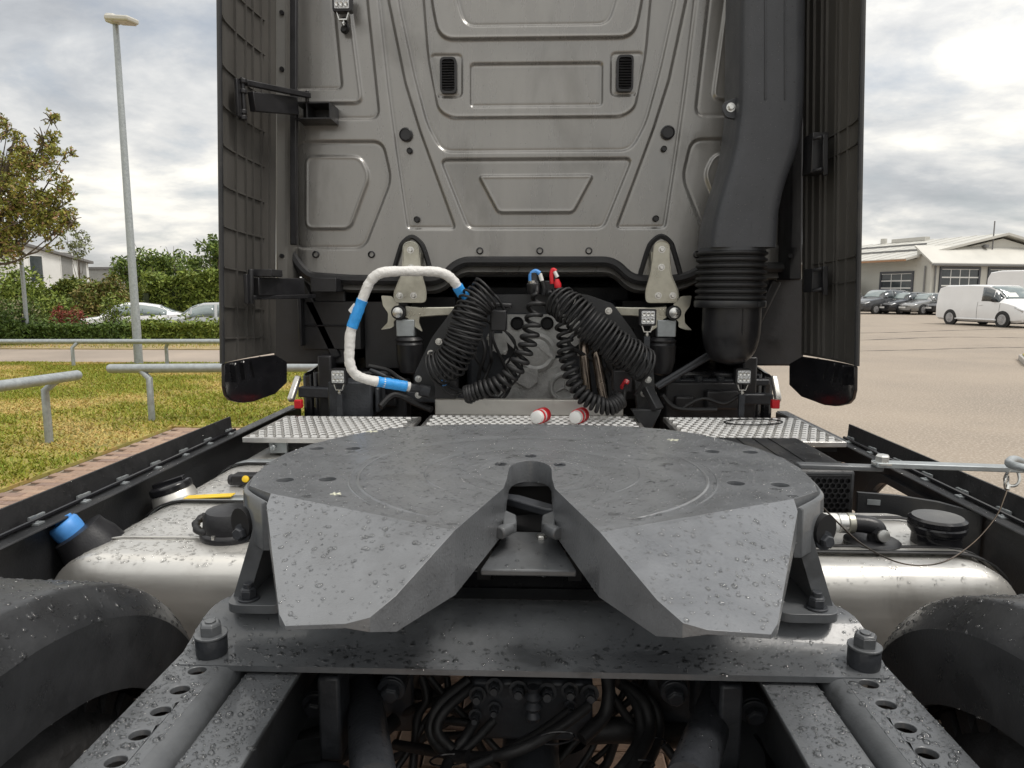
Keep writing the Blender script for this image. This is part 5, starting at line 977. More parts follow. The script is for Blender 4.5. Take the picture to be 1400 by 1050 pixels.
# ================================================================== STREET FURNITURE
def wroot(name, loc):
    o = empty(name, loc); WORLD_ROOTS[o.name] = Matrix.Translation(-Vector(loc)); return o
b0 = aZ(190, 500, 0); LH = aY(153, 34, b0.y).z
lp = wroot('street_lamp', (b0.x, b0.y, 0)); tag(lp, 'tall galvanised street lamp with a flat head behind the lawn rail', 'street lamp')
q = MB(); q.lathe([(.085, 0), (.085, 1.2), (.08, 1.25), (.055, LH-.05), (.05, LH)], (b0.x, b0.y, .02), (0, 0, 1), 20); obj('pole', q, 'galvanised', lp)
q = MB(); c = Vector((b0.x+.18, b0.y-.1, LH+.06)); d = Vector((.93, -.3, -.16)).normalized()
mat('lamp_housing', (0.50, 0.49, 0.45), 0.5, 0.1, 0.1, 5); mat('lamp_lens', (0.42, 0.36, 0.30), 0.3, 0, 0.1, 9)
q.bar(c-d*.30, c+d*.30, .30, .10); q.bar(c-d*.32, c-d*.12, .22, .17); obj('lamp_head', q, 'lamp_housing', lp, bev=.03)
q = MB(); q.bar(c-d*.10+Vector((0, 0, -.062)), c+d*.26+Vector((0, 0, -.062)), .24, .03); obj('lamp_lens', q, 'lamp_lens', lp, bev=.01)
p = aZ(37, 449, 0); p = aY(37, 446, 20.3); hT = aY(31, 355, 20.3).z
q = MB(); q.cyl((p.x, 20.3, .0), (p.x, 20.3, hT), .055, 14); q.cyl((p.x, 20.3, hT), (p.x, 20.3, hT+.03), .06, 14)
tp = obj('sign_post', q, 'galvanised'); tag(tp, 'slim pale metal post standing in the shrubs under the tree', 'post')
q = MB(); q.bb((p.x-.09, 20.2, .62), (p.x-.03, 20.26, .80)); obj('junction_box', q, 'skirt_plastic', tp, bev=.01)
# knee rails: tube on cranked posts
def rail(pa, pb, posts, r, label, group, crank=.14, cd_=(1, 0)):
    pa, pb = Vector(pa), Vector(pb); t = wroot('knee_rail', ((pa.x+pb.x)/2, (pa.y+pb.y)/2, 0)); tag(t, label, 'railing', group)
    q = MB(); dd = (pb-pa).normalized(); q.cyl(pa, pb, r, 18); q.lathe([(r, 0), (r*.8, .02), (r*.3, .03)], pb, dd, 18); q.lathe([(r, 0), (r*.8, .02), (r*.3, .03)], pa, -dd, 18); obj('top_tube', q, 'galvanised', t)
    for f, bx_, by_ in posts:
        base = Vector((bx_, by_, 0)); hx = (pb-pa); hx.z = 0; f_ = (base-pa).dot(hx)/hx.length_squared; c = pa.lerp(pb, max(.02, min(.98, f_+f/hx.length))); top = Vector((base.x, base.y, c.z-.12)); q = MB(); q.tube([base, base.lerp(top, .5), top, c], r*.72, 12); obj('post', q, 'galvanised', t)
Y1 = aZ(205, 580, 0); Yr = Y1.y
z1 = aY(205, 503, Yr).z
pl = aY(150, 504, Yr+.05); rail((pl.x, Yr+.05, pl.z), (-.2, Yr+.35, pl.z+.02), [(-.12, Y1.x, Y1.y+.05), (-.12, -1.0, Yr+.3)], .053, 'grey knee rail with a cranked post on the lawn, running behind the truck', 'galvanised knee rails')
Y2 = aZ(68, 610, 0); a = aY(106, 513, Y2.y+.3); b = aY(-70, 552, Y2.y-1.3)
rail((a.x, a.y, a.z), (b.x-.4, b.y-.6, a.z), [(-.10, Y2.x, Y2.y), (-.1, b.x-.2, b.y-.5)], .053, 'short grey knee rail running away from the long one, beside the brick paving', 'galvanised knee rails')
Y3 = aZ(101, 503, 0); c = aY(0, 467, Y3.y); e = aY(300, 463, Y3.y+.3)
rail((c.x-4, Y3.y-.2, c.z), (-.4, Y3.y+.5, c.z+.0), [(.10, Y3.x, Y3.y), (.1, aZ(247, 498, 0).x, Y3.y+.25), (.1, c.x-1.5, Y3.y-.1)], .05, 'far knee rail along the road edge behind the lamp post', 'galvanised knee rails')
# ================================================================== VEGETATION
def leaf_mat(name, cols, rough=.5):
    m = bpy.data.materials.new(name); m.use_nodes = True; t = m.node_tree; b = t.nodes['Principled BSDF']
    at = t.nodes.new('ShaderNodeAttribute'); at.attribute_name = 'tint'; t.links.new(at.outputs['Color'], b.inputs['Base Color']); b.inputs['Roughness'].default_value = rough
    b.inputs['Specular IOR Level'].default_value = .25; MATS[name] = m
leaf_mat('foliage', None)
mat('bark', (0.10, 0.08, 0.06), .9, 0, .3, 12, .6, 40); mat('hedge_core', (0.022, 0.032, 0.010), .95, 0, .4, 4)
def leaves(name, pts, size, cols, parent, rg, up=.3):
    V = []; Fc = []; Cc = []
    for p in pts:
        s = size*rg.uniform(.6, 1.3); n = Vector((rg.gauss(0, 1), rg.gauss(0, 1), rg.gauss(up, 1))).normalized(); t = n.orthogonal().normalized(); t = Matrix.Rotation(rg.uniform(0, 6.28), 3, n) @ t; u_ = n.cross(t); k = len(V); p = Vector(p)
        V += [p-t*s, p+u_*s*.42+n*s*.1, p+t*s, p-u_*s*.42+n*s*.1]; Fc.append((k, k+1, k+2, k+3)); c = rg.choice(cols); f = rg.uniform(.7, 1.3); Cc += [(c[0]*f, c[1]*f, c[2]*f, 1)]*4
    me = bpy.data.meshes.new(name); me.from_pydata([tuple(v) for v in V], [], Fc); at = me.color_attributes.new('tint', 'FLOAT_COLOR', 'POINT'); at.data.foreach_set('color', [x for c in Cc for x in c]); me.materials.append(MATS['foliage'])
    o = bpy.data.objects.new(name, me); COL.objects.link(o); o.parent = parent; 
    if parent is not None and parent.name in WORLD_ROOTS: o.matrix_parent_inverse = WORLD_ROOTS[parent.name]
    return o
GREEN = [(.055, .085, .018), (.075, .11, .02), (.04, .07, .016), (.10, .135, .025)]
def tree(name, label, base, blobs, nleaf, size, cols, seed, trunk_r, group=None):
    rg = random.Random(seed); t = wroot(name, base); tag(t, label, 'tree', group); base = Vector(base); q = MB()
    top = Vector((sum(b_[0] for b_ in blobs)/len(blobs), base.y, max(b_[2] for b_ in blobs)-.4)); fork = base.lerp(top, .35)
    q.tube(spline([base, base.lerp(fork, .5)+Vector((.06, 0, 0)), fork, fork.lerp(top, .6), top], 5), trunk_r, 10, rfun=lambda f: trunk_r*(1-.85*f))
    pts = []; w = [b_[3]**2 for b_ in blobs]
    for (x, y, z, r) in blobs:
        c = Vector((x, y, z)); q.tube(spline([fork.lerp(top, rg.uniform(0, .5)), fork.lerp(c, .5)+Vector((0, 0, -.15)), c], 4), trunk_r*.3, 6, rfun=lambda f: trunk_r*.35*(1-.85*f))
        for k in range(5):
            e = c+Vector((rg.gauss(0, 1), rg.gauss(0, 1), rg.gauss(.2, 1))).normalized()*r*.9; q.tube([c, c.lerp(e, .5)+Vector((0, 0, .05)), e], .012, 5, rfun=lambda f: trunk_r*.12*(1-.7*f)+.004)
    sub = []
    for (x, y, z, r) in blobs:
        for k in range(7): d = Vector((rg.gauss(0, 1), rg.gauss(0, 1), rg.gauss(0, .9))).normalized()*r*rg.uniform(.35, 1.0); sub.append((x+d.x, y+d.y, z+d.z, r*rg.uniform(.28, .5)))
    ws = [s_[3]**2 for s_ in sub]
    for i in range(nleaf):
        x, y, z, r = rg.choices(sub, ws)[0]; d = Vector((rg.gauss(0, 1), rg.gauss(0, 1), rg.gauss(0, 1))).normalized()*r*rg.random()**.4; pts.append((x+d.x, y+d.y, z+d.z))
    obj('trunk', q, 'bark', t); leaves('crown', pts, size, cols, t, rg); return t
TY = 19.0
def blob(px, py, r, dy=0): p = aY(px, py, TY+dy); return (p.x, p.y, p.z, r)
AUT = [(.23, .23, .05), (.19, .21, .04), (.29, .26, .06), (.17, .19, .035), (.31, .19, .11), (.21, .22, .045), (.33, .28, .07)]
bx = aY(-55, 450, TY); tree('autumn_tree', 'tree with yellow green and reddish leaves beside the lamp post', (bx.x, TY, 0),
     [blob(-60, 215, .9), blob(-20, 235, .85), blob(10, 205, .55), blob(45, 215, .55), blob(60, 195, .45), blob(70, 165, .28), blob(45, 250, .75), blob(85, 262, .45), blob(75, 290, .6), blob(40, 300, .85), blob(5, 290, .9), blob(98, 305, .35), blob(10, 330, .6), blob(70, 322, .35), blob(-40, 320, 1.0), blob(-10, 350, .7), blob(10, 180, .4), blob(90, 210, .22), blob(-70, 280, 1.1)], 19000, .06, AUT, 5, .14)
def shrub(name, label, cen, rad, n, size, cols, seed, cat='shrub', group=None, core=True):
    rg = random.Random(seed); t = wroot(name, (cen[0], cen[1], ground_z(cen[0], cen[1]))); tag(t, label, cat, group); q = MB(); pts = []
    z0 = ground_z(cen[0], cen[1]); lob = []
    for k in range(9):
        d = Vector((rg.gauss(0, 1), rg.gauss(0, 1), abs(rg.gauss(0, 1)))).normalized(); lob.append((Vector((cen[0]+d.x*rad[0]*.55, cen[1]+d.y*rad[1]*.55, z0+rad[2]*(.35+.45*d.z))), rg.uniform(.35, .55)))
        q.tube([(cen[0]+d.x*.05, cen[1]+d.y*.05, z0), (cen[0]+d.x*rad[0]*.3, cen[1]+d.y*rad[1]*.3, z0+rad[2]*.5), tuple(lob[-1][0])], .02, 5, rfun=lambda f: .03*(1-.8*f))
    for i in range(n):
        c, f = rg.choice(lob); d = Vector((rg.gauss(0, 1), rg.gauss(0, 1), rg.gauss(0, 1))).normalized()*rg.random()**.33
        p = (c.x+d.x*rad[0]*f, c.y+d.y*rad[1]*f, max(z0+.03, c.z+d.z*rad[2]*f)); pts.append(p)
    obj('stems', q, 'bark', t); leaves('foliage', pts, size, cols, t, rg); return t
def hedge(label, p0, p1, w, h, n, size, cols, seed, group=None, tops=.12):
    rg = random.Random(seed); p0, p1 = Vector(p0), Vector(p1); L = (p1-p0).length; d = (p1-p0).normalized(); s_ = Vector((-d.y, d.x, 0)); mid = (p0+p1)/2; t = wroot('hedge', (mid.x, mid.y, ground_z(mid.x, mid.y))); tag(t, label, 'hedge', group)
    gz = ground_z(mid.x, mid.y); hf = lambda f: h*(1+tops*(math.sin(f*L*1.7+seed)*.5+math.sin(f*L*4.3)*.3)); q = MB(); m = 24
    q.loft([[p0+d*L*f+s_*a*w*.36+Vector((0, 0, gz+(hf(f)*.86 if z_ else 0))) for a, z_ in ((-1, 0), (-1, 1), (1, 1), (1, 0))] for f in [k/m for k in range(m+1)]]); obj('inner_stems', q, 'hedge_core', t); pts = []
    for i in range(n):
        f = rg.random(); k = rg.random(); bulge = .85+.15*math.sin(f*L*2.3+3*rg.random())
        if k < .62: c = p0+d*L*f-s_*w*.5*bulge*rg.uniform(.8, 1.05); z = gz+hf(f)*rg.random()
        else: c = p0+d*L*f+s_*w*rg.uniform(-.5, .5); z = gz+hf(f)*rg.uniform(.85, 1.04)+(abs(rg.gauss(0, .12)) if rg.random() < .12 else 0)
        pts.append((c.x, c.y, z))
    leaves('foliage', pts, size, cols, t, rg, .5); return t
HG = [(.14, .19, .03), (.175, .225, .038), (.11, .155, .028), (.21, .25, .05)]
HD = [(.075, .125, .025), (.10, .15, .032), (.07, .11, .025)]
def gp_(px, Y): p = aY(px, 398, Y); return (p.x, p.y, 0)
hedge('low dark green hedge between the far road and the white saloon', gp_(15, 20.6), gp_(183, 20.6), .9, .54, 9000, .07, HD, 1, 'low hedges by the road')
hedge('low light green hedge between the far road and the grey estate car', gp_(184, 20.7), gp_(335, 20.7), .9, .60, 9000, .075, HG, 2, 'low hedges by the road')
hedge('tall clipped light green hedge behind the parked cars', gp_(205, 33), gp_(345, 33), 1.4, 2.55, 11000, .11, HG, 3)
hedge('tall dense green hedge in front of the white house', gp_(35, 31), gp_(200, 32), 1.6, 2.0, 15000, .11, [(.10, .13, .025), (.13, .16, .028), (.08, .11, .022), (.15, .165, .03)], 4, tops=.2)
BR = [(.16, .135, .035), (.18, .14, .045), (.13, .15, .03), (.11, .14, .025)]
c = gp_(143, 29); shrub('shrub', 'brownish leafy bush growing against the tall hedge', c, (1.5, 1.0, 2.2), 4200, .09, BR, 11)
c = gp_(90, 22.3); shrub('shrub', 'small red flowering bush by the dark hedge', c, (.55, .5, 1.15), 1500, .05, [(.22, .05, .035), (.28, .06, .05), (.15, .08, .03)], 12)
c = gp_(70, 24.5); shrub('shrub', 'rounded green bush beside the red flowering one', c, (1.0, .8, 1.5), 3500, .07, HG, 13)
c = gp_(15, 23); shrub('shrub', 'flowering bush with pale blossoms below the tree', c, (1.1, .8, 1.4), 3500, .06, HD+[(.30, .27, .16), (.09, .11, .03)], 14)
c = gp_(12, 27); shrub('shrub', 'large green bush below the autumn tree', c, (2.0, 1.2, 2.7), 6000, .09, HG, 15)
c = gp_(-4, 19.9); shrub('shrub', 'dark low bush at the end of the low hedge', c, (.8, .6, .78), 2600, .06, HD, 16)
c = gp_(157, 21.9); shrub('shrub', 'small gnarled tree with green leaves before the white saloon', c, (.55, .4, 1.35), 900, .055, HG, 17, 'shrub')
for i, (px, Y, r, h, lab) in enumerate(((193, 46, 1.7, 4.3, 'broad green tree crown behind the tall hedge, beside the lamp post'), (215, 47, 2.4, 4.5, 'dense green tree between the lamp post and the solar roof'), (255, 50, 2.4, 4.4, 'dark green tree behind the solar roof'), (300, 40, 1.6, 4.9, 'green tree rising beside the weathered barn'))):
    p = gp_(px, Y); gz = -.3; tree('broadleaf_tree', lab, (p[0], Y, gz), [(p[0]+dx*r, Y+dy, h*f, r*.6) for dx, dy, f in ((-.7, 0, .55), (.7, 0, .55), (0, .4, .72), (-.35, 0, .78), (.45, 0, .74), (0, 0, .42))], 2600, .14, HD+HG[:2], 30+i, .16, 'trees behind the hedge')
p = gp_(112, 40); tree('slender_tree', 'thin airy tree with sparse leaves over the white house', (p[0], 40, -.3), [(p[0]+dx, 40, z, .55) for dx, z in ((-.6, 4.3), (0, 4.8), (.3, 4.2), (-.2, 3.8))], 500, .10, [(.20, .22, .10), (.16, .18, .08)], 55, .07)
p = gp_(1410, 75); tree('conifer_tree', 'dark tree top showing behind the hall roof', (p[0], 75, 0), [(p[0]+dx, 75, z, r) for dx, z, r in ((0, 6.2, .9), (.2, 5, 1.3), (0, 3.5, 1.8), (-.2, 2.2, 2))], 2500, .16, HD, 57, .2)
# ================================================================== BUILDINGS
mat('white_render', (0.74, 0.74, 0.72), .8, 0, .05, 1.5, .15, 30); mat('grey_render', (0.36, 0.36, 0.34), .8, 0, .08, 1.5, .15, 30); mat('hall_wall', (0.52, 0.515, 0.47), .75, 0, .05, .6, .1, 12)
mat('roof_grey', (0.17, 0.165, 0.16), .6, 0, .12, 2); mat('roof_sheet', (0.52, 0.51, 0.47), .5, .2, .06, .5); mat('window_glass', (0.05, 0.06, 0.065), .08, 0, .2, 3, spec=.8); mat('blind', (0.26, 0.26, 0.25), .6, 0, .1, 8)
mat('frame_white', (0.72, 0.72, 0.70), .5, 0, .04, 5); mat('frame_dark', (0.07, 0.075, 0.085), .45, 0, .1, 5); mat('weathered_wood', (0.22, 0.19, 0.17), .9, 0, .4, 3, .4, 20, aniso_stretch=(6, 6, .5)); mat('solar_roof', (0.42, 0.44, 0.52), .35, .3, .06, 2); mat('copper_gutter', (0.36, 0.20, 0.11), .5, .4, .15, 4); mat('pipe_grey', (0.20, 0.20, 0.20), .5, .3, .1, 4)
def lroot(name, loc, rz, label, cat, group=None): return tag(empty(name, loc, rz), label, cat, group)
# white house: local x along the visible long wall
h0, h1 = aY(25, 372, 44), aY(122, 380, 50); d = Vector((h1.x-h0.x, h1.y-h0.y, 0)); HL = d.length; rz = math.atan2(d.y, d.x)
t = lroot('white_house', (h0.x, h0.y, -.3), rz, 'white rendered house with a mono pitch roof above the hedge', 'house'); zl, zr = aY(40, 338, 45).z+.3, h1.z+.3; zl = aY(60, 344, 46).z+.3+.4; zr = aY(122, 361, 50).z+.3
q = MB(); q.plate([(0, 0), (HL, 0), (HL, zr), (0, zl)], 6, lambda a, b, w: (a, w, b)); obj('wall', q, 'white_render', t)
q = MB(); q.plate([(-.3, zl+.02), (HL+.25, zr+.02), (HL+.25, zr+.20), (-.3, zl+.20)], 6.5, lambda a, b, w: (a, w-.25, b)); obj('roof', q, 'roof_grey', t, bev=.02)
def win(par, x, z, w, h, pm='blind', fm='frame_white', y=0.0, mull=0):
    q = MB(); q.plate([(x-.06, z-.06), (x+w+.06, z-.06), (x+w+.06, z+h+.06), (x-.06, z+h+.06)], .05, lambda a, b, v_: (a, y-v_, b), [[(x, z), (x+w, z), (x+w, z+h), (x, z+h)]]); f = obj('window', q, fm, par); q = MB(); q.bb((x, y-.02, z), (x+w, y-.004, z+h)); obj('pane', q, pm, f); return f
win(t, HL*.58, 2.7, 1.0, 1.75); win(t, HL*.83, 2.7, .75, 1.35); win(t, HL*.15, 2.5, 1.0, 1.6, 'window_glass')
a, b = aY(121, 365, 52), aY(158, 366, 52); t = lroot('grey_annexe', (a.x, 52, -.3), 0, 'flat roofed grey annexe beside the white house', 'building'); w_ = b.x-a.x; zt = a.z+.3
q = MB(); q.bb((0, 0, 0), (w_, 5, zt-.2)); obj('wall', q, 'grey_render', t); q = MB(); q.bb((-.1, -.1, zt-.2), (w_+.1, 5.1, zt)); obj('roof', q, 'roof_grey', t, bev=.02)
for k, (f, hh) in enumerate(((.48, .45), (.78, .85), (1.0, .7))):
    q = MB(); q.cyl((w_*f-.05, 2.5, zt), (w_*f-.05, 2.5, zt+hh), .16, 10, .05); obj('roof_finial', q, 'pipe_grey', t)
a, b = aY(227, 390, 36), aY(330, 392, 36); t = lroot('carport', (a.x, 36, -.3), 0, 'carport with a pale bluish sheet roof behind the clipped hedge', 'shed'); w_ = b.x-a.x; zr_ = a.z+.3
q = MB(); q.plate([(-.2, zr_-.35), (w_, zr_-.35), (w_, zr_-.29), (-.2, zr_-.29)], 1, lambda x, z, v_: (x+v_*.4, v_*3.0, z+v_*.42)); obj('roof', q, 'solar_roof', t)
for x in (.2, w_*.5, w_-.2):
    q = MB(); q.bb((x-.06, .1, 0), (x+.06, .22, zr_-.34)); obj('post', q, 'weathered_wood', t)
a, b, e = aY(255, 386, 44), aY(330, 386, 44), aY(296, 370, 44); t = lroot('weathered_barn', (a.x, 44, -.3), 0, 'weathered grey wooden barn gable behind the carport', 'barn'); w_ = b.x-a.x; q = MB(); zz = a.z+.3
q.plate([(0, 0), (w_, 0), (w_, zz+.1), (w_*.62, e.z+.3), (0, zz)], 7, lambda x, z, v_: (x, v_, z)); obj('wall', q, 'weathered_wood', t)
q = MB(); q.plate([(-.3, zz-.02), (w_*.62, e.z+.32), (w_*.62, e.z+.50), (-.3, zz+.14)], 7.4, lambda x, z, v_: (x, v_-.2, z)); q.plate([(w_*.62, e.z+.32), (w_+.2, zz+.08), (w_+.2, zz+.24), (w_*.62, e.z+.5)], 7.4, lambda x, z, v_: (x, v_-.2, z)); obj('roof', q, 'roof_grey', t)
q = MB(); q.bb((w_*.6, -.06, 0), (w_*.6+.14, -.01, e.z+.2)); obj('gable_post', q, 'frame_white', t)
# workshop hall at the right: local x along the gable end, local y along the ridge
P0 = aY(1271, 398, 58); udir = Vector((-2.6, 8, 0)).normalized(); rz = math.atan2(udir.y, udir.x)-math.pi/2
t = lroot('workshop_hall', (P0.x, P0.y, 0), rz, 'long pale workshop hall with a low gable roof and glazed roller doors', 'building')
GW, HLn, ZE, GY0 = 17.7, 34.0, 3.62, 1.5; ZA = aY(1358, 322, 62.1).z
q = MB(); q.plate([(0, 0), (GW, 0), (GW, ZE+.5), (GW/2, ZA-.25), (0, ZE+.5)], HLn, lambda x, z, v_: (x, v_+GY0, z)); obj('wall', q, 'hall_wall', t)
for s_, nm in ((0, 'roof'), (1, 'roof')):
    xe = -1.55 if s_ == 0 else GW+1.4; ze = 3.98 if s_ == 0 else 4.1
    q = MB(); q.plate([(xe, ze), (GW/2, ZA), (GW/2, ZA+.18), (xe, ze+.16)], HLn+1.1, lambda x, z, v_: (x, v_-.5+GY0, z)); rf = obj('roof', q, 'roof_sheet', t)
    for k in range(24):
        y_ = GY0-.45+k*1.5; q = MB(); q.bar((xe, y_, ze+.17), (GW/2, y_, ZA+.19), .05, .05); obj('roof_rib', q, 'roof_sheet', rf)
    if s_ == 0:
        for f, a_, b_ in ((.35, 1.5, 18), (.35, 19, 33), (.68, 6, 16), (.68, 17, 33)):
            q = MB(); q.bar((xe+(GW/2-xe)*f, a_, ze+(ZA-ze)*f+.25), (xe+(GW/2-xe)*f, b_, ze+(ZA-ze)*f+.25), .06, .16); obj('snow_guard', q, 'pipe_grey', rf)
        q = MB(); q.bar((xe-.06, GY0-.5, ze+.02), (xe-.06, HLn, ze+.02), .14, .14); obj('gutter', q, 'copper_gutter', t)
        q = MB(); q.bb((GW/2-.5, 9, ZA+.1), (GW/2+.1, 13, ZA+.45)); q.cyl((GW/2-.3, 14.2, ZA), (GW/2-.3, 14.2, ZA+.6), .3, 12); obj('roof_vent', q, 'roof_sheet', t); q = MB(); q.bb((GW/2-.5, 25, ZA+.1), (GW/2+.1, 29, ZA+.4)); q.cyl((GW/2-.3, 24.2, ZA), (GW/2-.3, 24.2, ZA+.6), .3, 12); obj('roof_vent', q, 'roof_sheet', t)
# lean-to in front of the gable
EX, ED = .004, 0.0
q = MB(); q.plate([(GY0-.003, 0), (0, 0), (0, 3.62), (GY0-.003, 5.05)], 17.4, lambda y, z, v_: (EX+v_, y, z)); obj('annex_wall', q, 'hall_wall', t)
q = MB(); q.plate([(GY0, 5.08), (-ED-.35, 3.62), (-ED-.35, 3.76), (GY0, 5.22)], 17.8, lambda y, z, v_: (EX-.3+v_, y-.003, z)); rf = obj('annex_roof', q, 'roof_sheet', t)
q = MB(); q.bar((EX-.3, -ED-.4, 3.62), (EX+17.4, -ED-.4, 3.62), .14, .14); obj('gutter', q, 'pipe_grey', t)
for x, y in ((EX+.35, -.1), (-.10, .5)):
    q = MB(); q.cyl((x, y, 0), (x, y, 3.55), .06, 10); obj('downpipe', q, 'pipe_grey', t)
q = MB(); q.cyl((GW*.42, GY0-.3, 5.0), (GW*.42, GY0-.3, 7.3), .05, 8); q.lathe([(.05, 0), (.22, .05), (.22, .25), (.05, .3)], (GW*.38, GY0-.3, 5.1), (0, 0, 1), 14); obj('mast', q, 'pipe_grey', t)
def roller(par, org, ux, w, h, cols, rows, skip=0):
    """glazed sectional door standing in a wall: org = lower corner, ux = direction along the wall, outward = right-hand normal"""
    org, ux = Vector(org), Vector(ux).normalized(); n_ = Vector((ux.y, -ux.x, 0))
    P = lambda a, b, c: org+ux*a+Vector((0, 0, b))+n_*c
    q = MB(); M3 = Matrix((ux, n_, Vector((0, 0, 1)))).transposed(); bx_ = lambda a0, a1, b0, b1, c0, c1: q.box(P((a0+a1)/2, (b0+b1)/2, (c0+c1)/2), (a1-a0, c1-c0, b1-b0), M3)
    bx_(-.18, 0, 0, h+.18, .0, .10); bx_(w, w+.18, 0, h+.18, .0, .10); bx_(0, w, h, h+.18, .0, .10); bx_(0, w, 0, h, .002, .02); f = obj('roller_door', q, 'frame_dark', par)
    for r_ in range(rows+1):
        q = MB(); zz = h*r_/rows; bx_(0, w, max(0, zz-.05), min(h, zz+.05), .02, .06); obj('door_rail', q, 'frame_white', f)
    for c_ in range(1, cols):
        q = MB(); xx = w*c_/cols; bx_(xx-.03, xx+.03, .05, h-.05, .02, .055); obj('door_mullion', q, 'frame_white', f)
    for r_ in range(rows):
        for c_ in range(cols):
            q = MB(); bx_(w*c_/cols+.03, w*(c_+1)/cols-.03, h*r_/rows+.05, h*(r_+1)/rows-.05, .022, .035); obj('pane', q, 'window_glass', f)
roller(t, (1.0, 0, 0), (1, 0, 0), 3.75, 3.3, 4, 5); roller(t, (5.9, 0, 0), (1, 0, 0), 3.8, 3.3, 4, 5); roller(t, (10.8, 0, 0), (1, 0, 0), 3.8, 3.3, 4, 5)
roller(t, (0, 5.0, 0), (0, -1, 0), 3.2, 3.0, 3, 5)
# ================================================================== VEHICLES
mat('tyre', (0.02, 0.02, 0.02), .7, 0, .2, 20); mat('alloy', (0.45, 0.45, 0.46), .35, .7, .1, 20); mat('car_glass', (0.035, 0.045, 0.05), .05, 0, .1, 3, spec=1.0, coat=.5); mat('clear_glass', (0.16, 0.20, 0.20), .06, 0, .2, 3, spec=1.0, coat=.6); mat('headlamp', (0.55, 0.56, 0.57), .1, .3, .2, 40); mat('black_trim', (0.015, 0.015, 0.016), .4, 0, .2, 10); mat('number_plate', (0.7, 0.7, 0.68), .5, 0, .03, 10)
for nm, c_, me_ in (('white_car_paint', (.74, .74, .74), 0), ('charcoal_paint', (.045, .047, .052), .3), ('black_paint', (.012, .013, .016), .2), ('silver_paint', (.22, .22, .215), .5), ('pale_grey_paint', (.42, .43, .43), .5)): mat(nm, c_, .25, me_, .03, 2, coat=.8, rvar=.03)
PROF = {   # stations from the nose: t, half-width factor, underside, shoulder, top, roof-width factor (0 = bonnet or boot)
 'saloon': [(0, .72, .30, .56, .60, 0), (.02, .84, .22, .64, .68, 0), (.08, .95, .18, .72, .77, 0), (.18, .99, .18, .79, .86, 0), (.29, 1, .18, .86, .93, 0), (.40, 1, .18, .90, 1.30, .72), (.48, 1, .18, .91, 1.42, .72), (.60, 1, .18, .92, 1.42, .72), (.72, 1, .18, .94, 1.33, .70), (.83, .98, .18, .97, 1.10, .68), (.88, .97, .20, .98, 1.03, 0), (.96, .92, .22, .96, 1.00, 0), (.99, .86, .28, .90, .94, 0), (1, .80, .34, .82, .85, 0)],
 'estate': [(0, .74, .30, .62, .66, 0), (.02, .86, .22, .72, .76, 0), (.08, .95, .18, .80, .86, 0), (.17, .99, .18, .87, .94, 0), (.26, 1, .18, .93, 1.0, 0), (.36, 1, .18, .96, 1.36, .74), (.44, 1, .18, .97, 1.50, .75), (.60, 1, .18, .98, 1.52, .75), (.78, 1, .18, 1.0, 1.49, .73), (.90, .97, .2, 1.02, 1.38, .70), (.96, .93, .22, 1.02, 1.12, .70), (.985, .9, .26, .98, 1.02, 0), (1, .85, .34, .86, .9, 0)],
 'van': [(0, .74, .30, .66, .72, 0), (.02, .88, .24, .78, .84, 0), (.07, .96, .2, .90, .98, 0), (.15, .99, .2, 1.0, 1.10, 0), (.20, 1, .2, 1.04, 1.16, 0), (.31, 1, .2, 1.06, 1.66, .82), (.38, 1, .2, 1.07, 1.80, .84), (.60, 1, .2, 1.07, 1.84, .86), (.90, 1, .2, 1.07, 1.82, .86), (.975, .98, .22, 1.07, 1.74, .85), (.99, .97, .25, 1.07, 1.5, .9), (1, .94, .3, 1.05, 1.3, .92)],
 'tall_van': [(0, .76, .32, .80, .86, 0), (.02, .9, .26, .95, 1.0, 0), (.07, .97, .22, 1.1, 1.2, 0), (.13, 1, .22, 1.22, 1.34, 0), (.23, 1, .22, 1.26, 2.1, .84), (.30, 1, .22, 1.28, 2.55, .86), (.40, 1, .22, 1.3, 2.70, .88), (.9, 1, .22, 1.3, 2.70, .88), (.98, .99, .24, 1.3, 2.6, .88), (1, .97, .3, 1.3, 2.3, .9)],
}
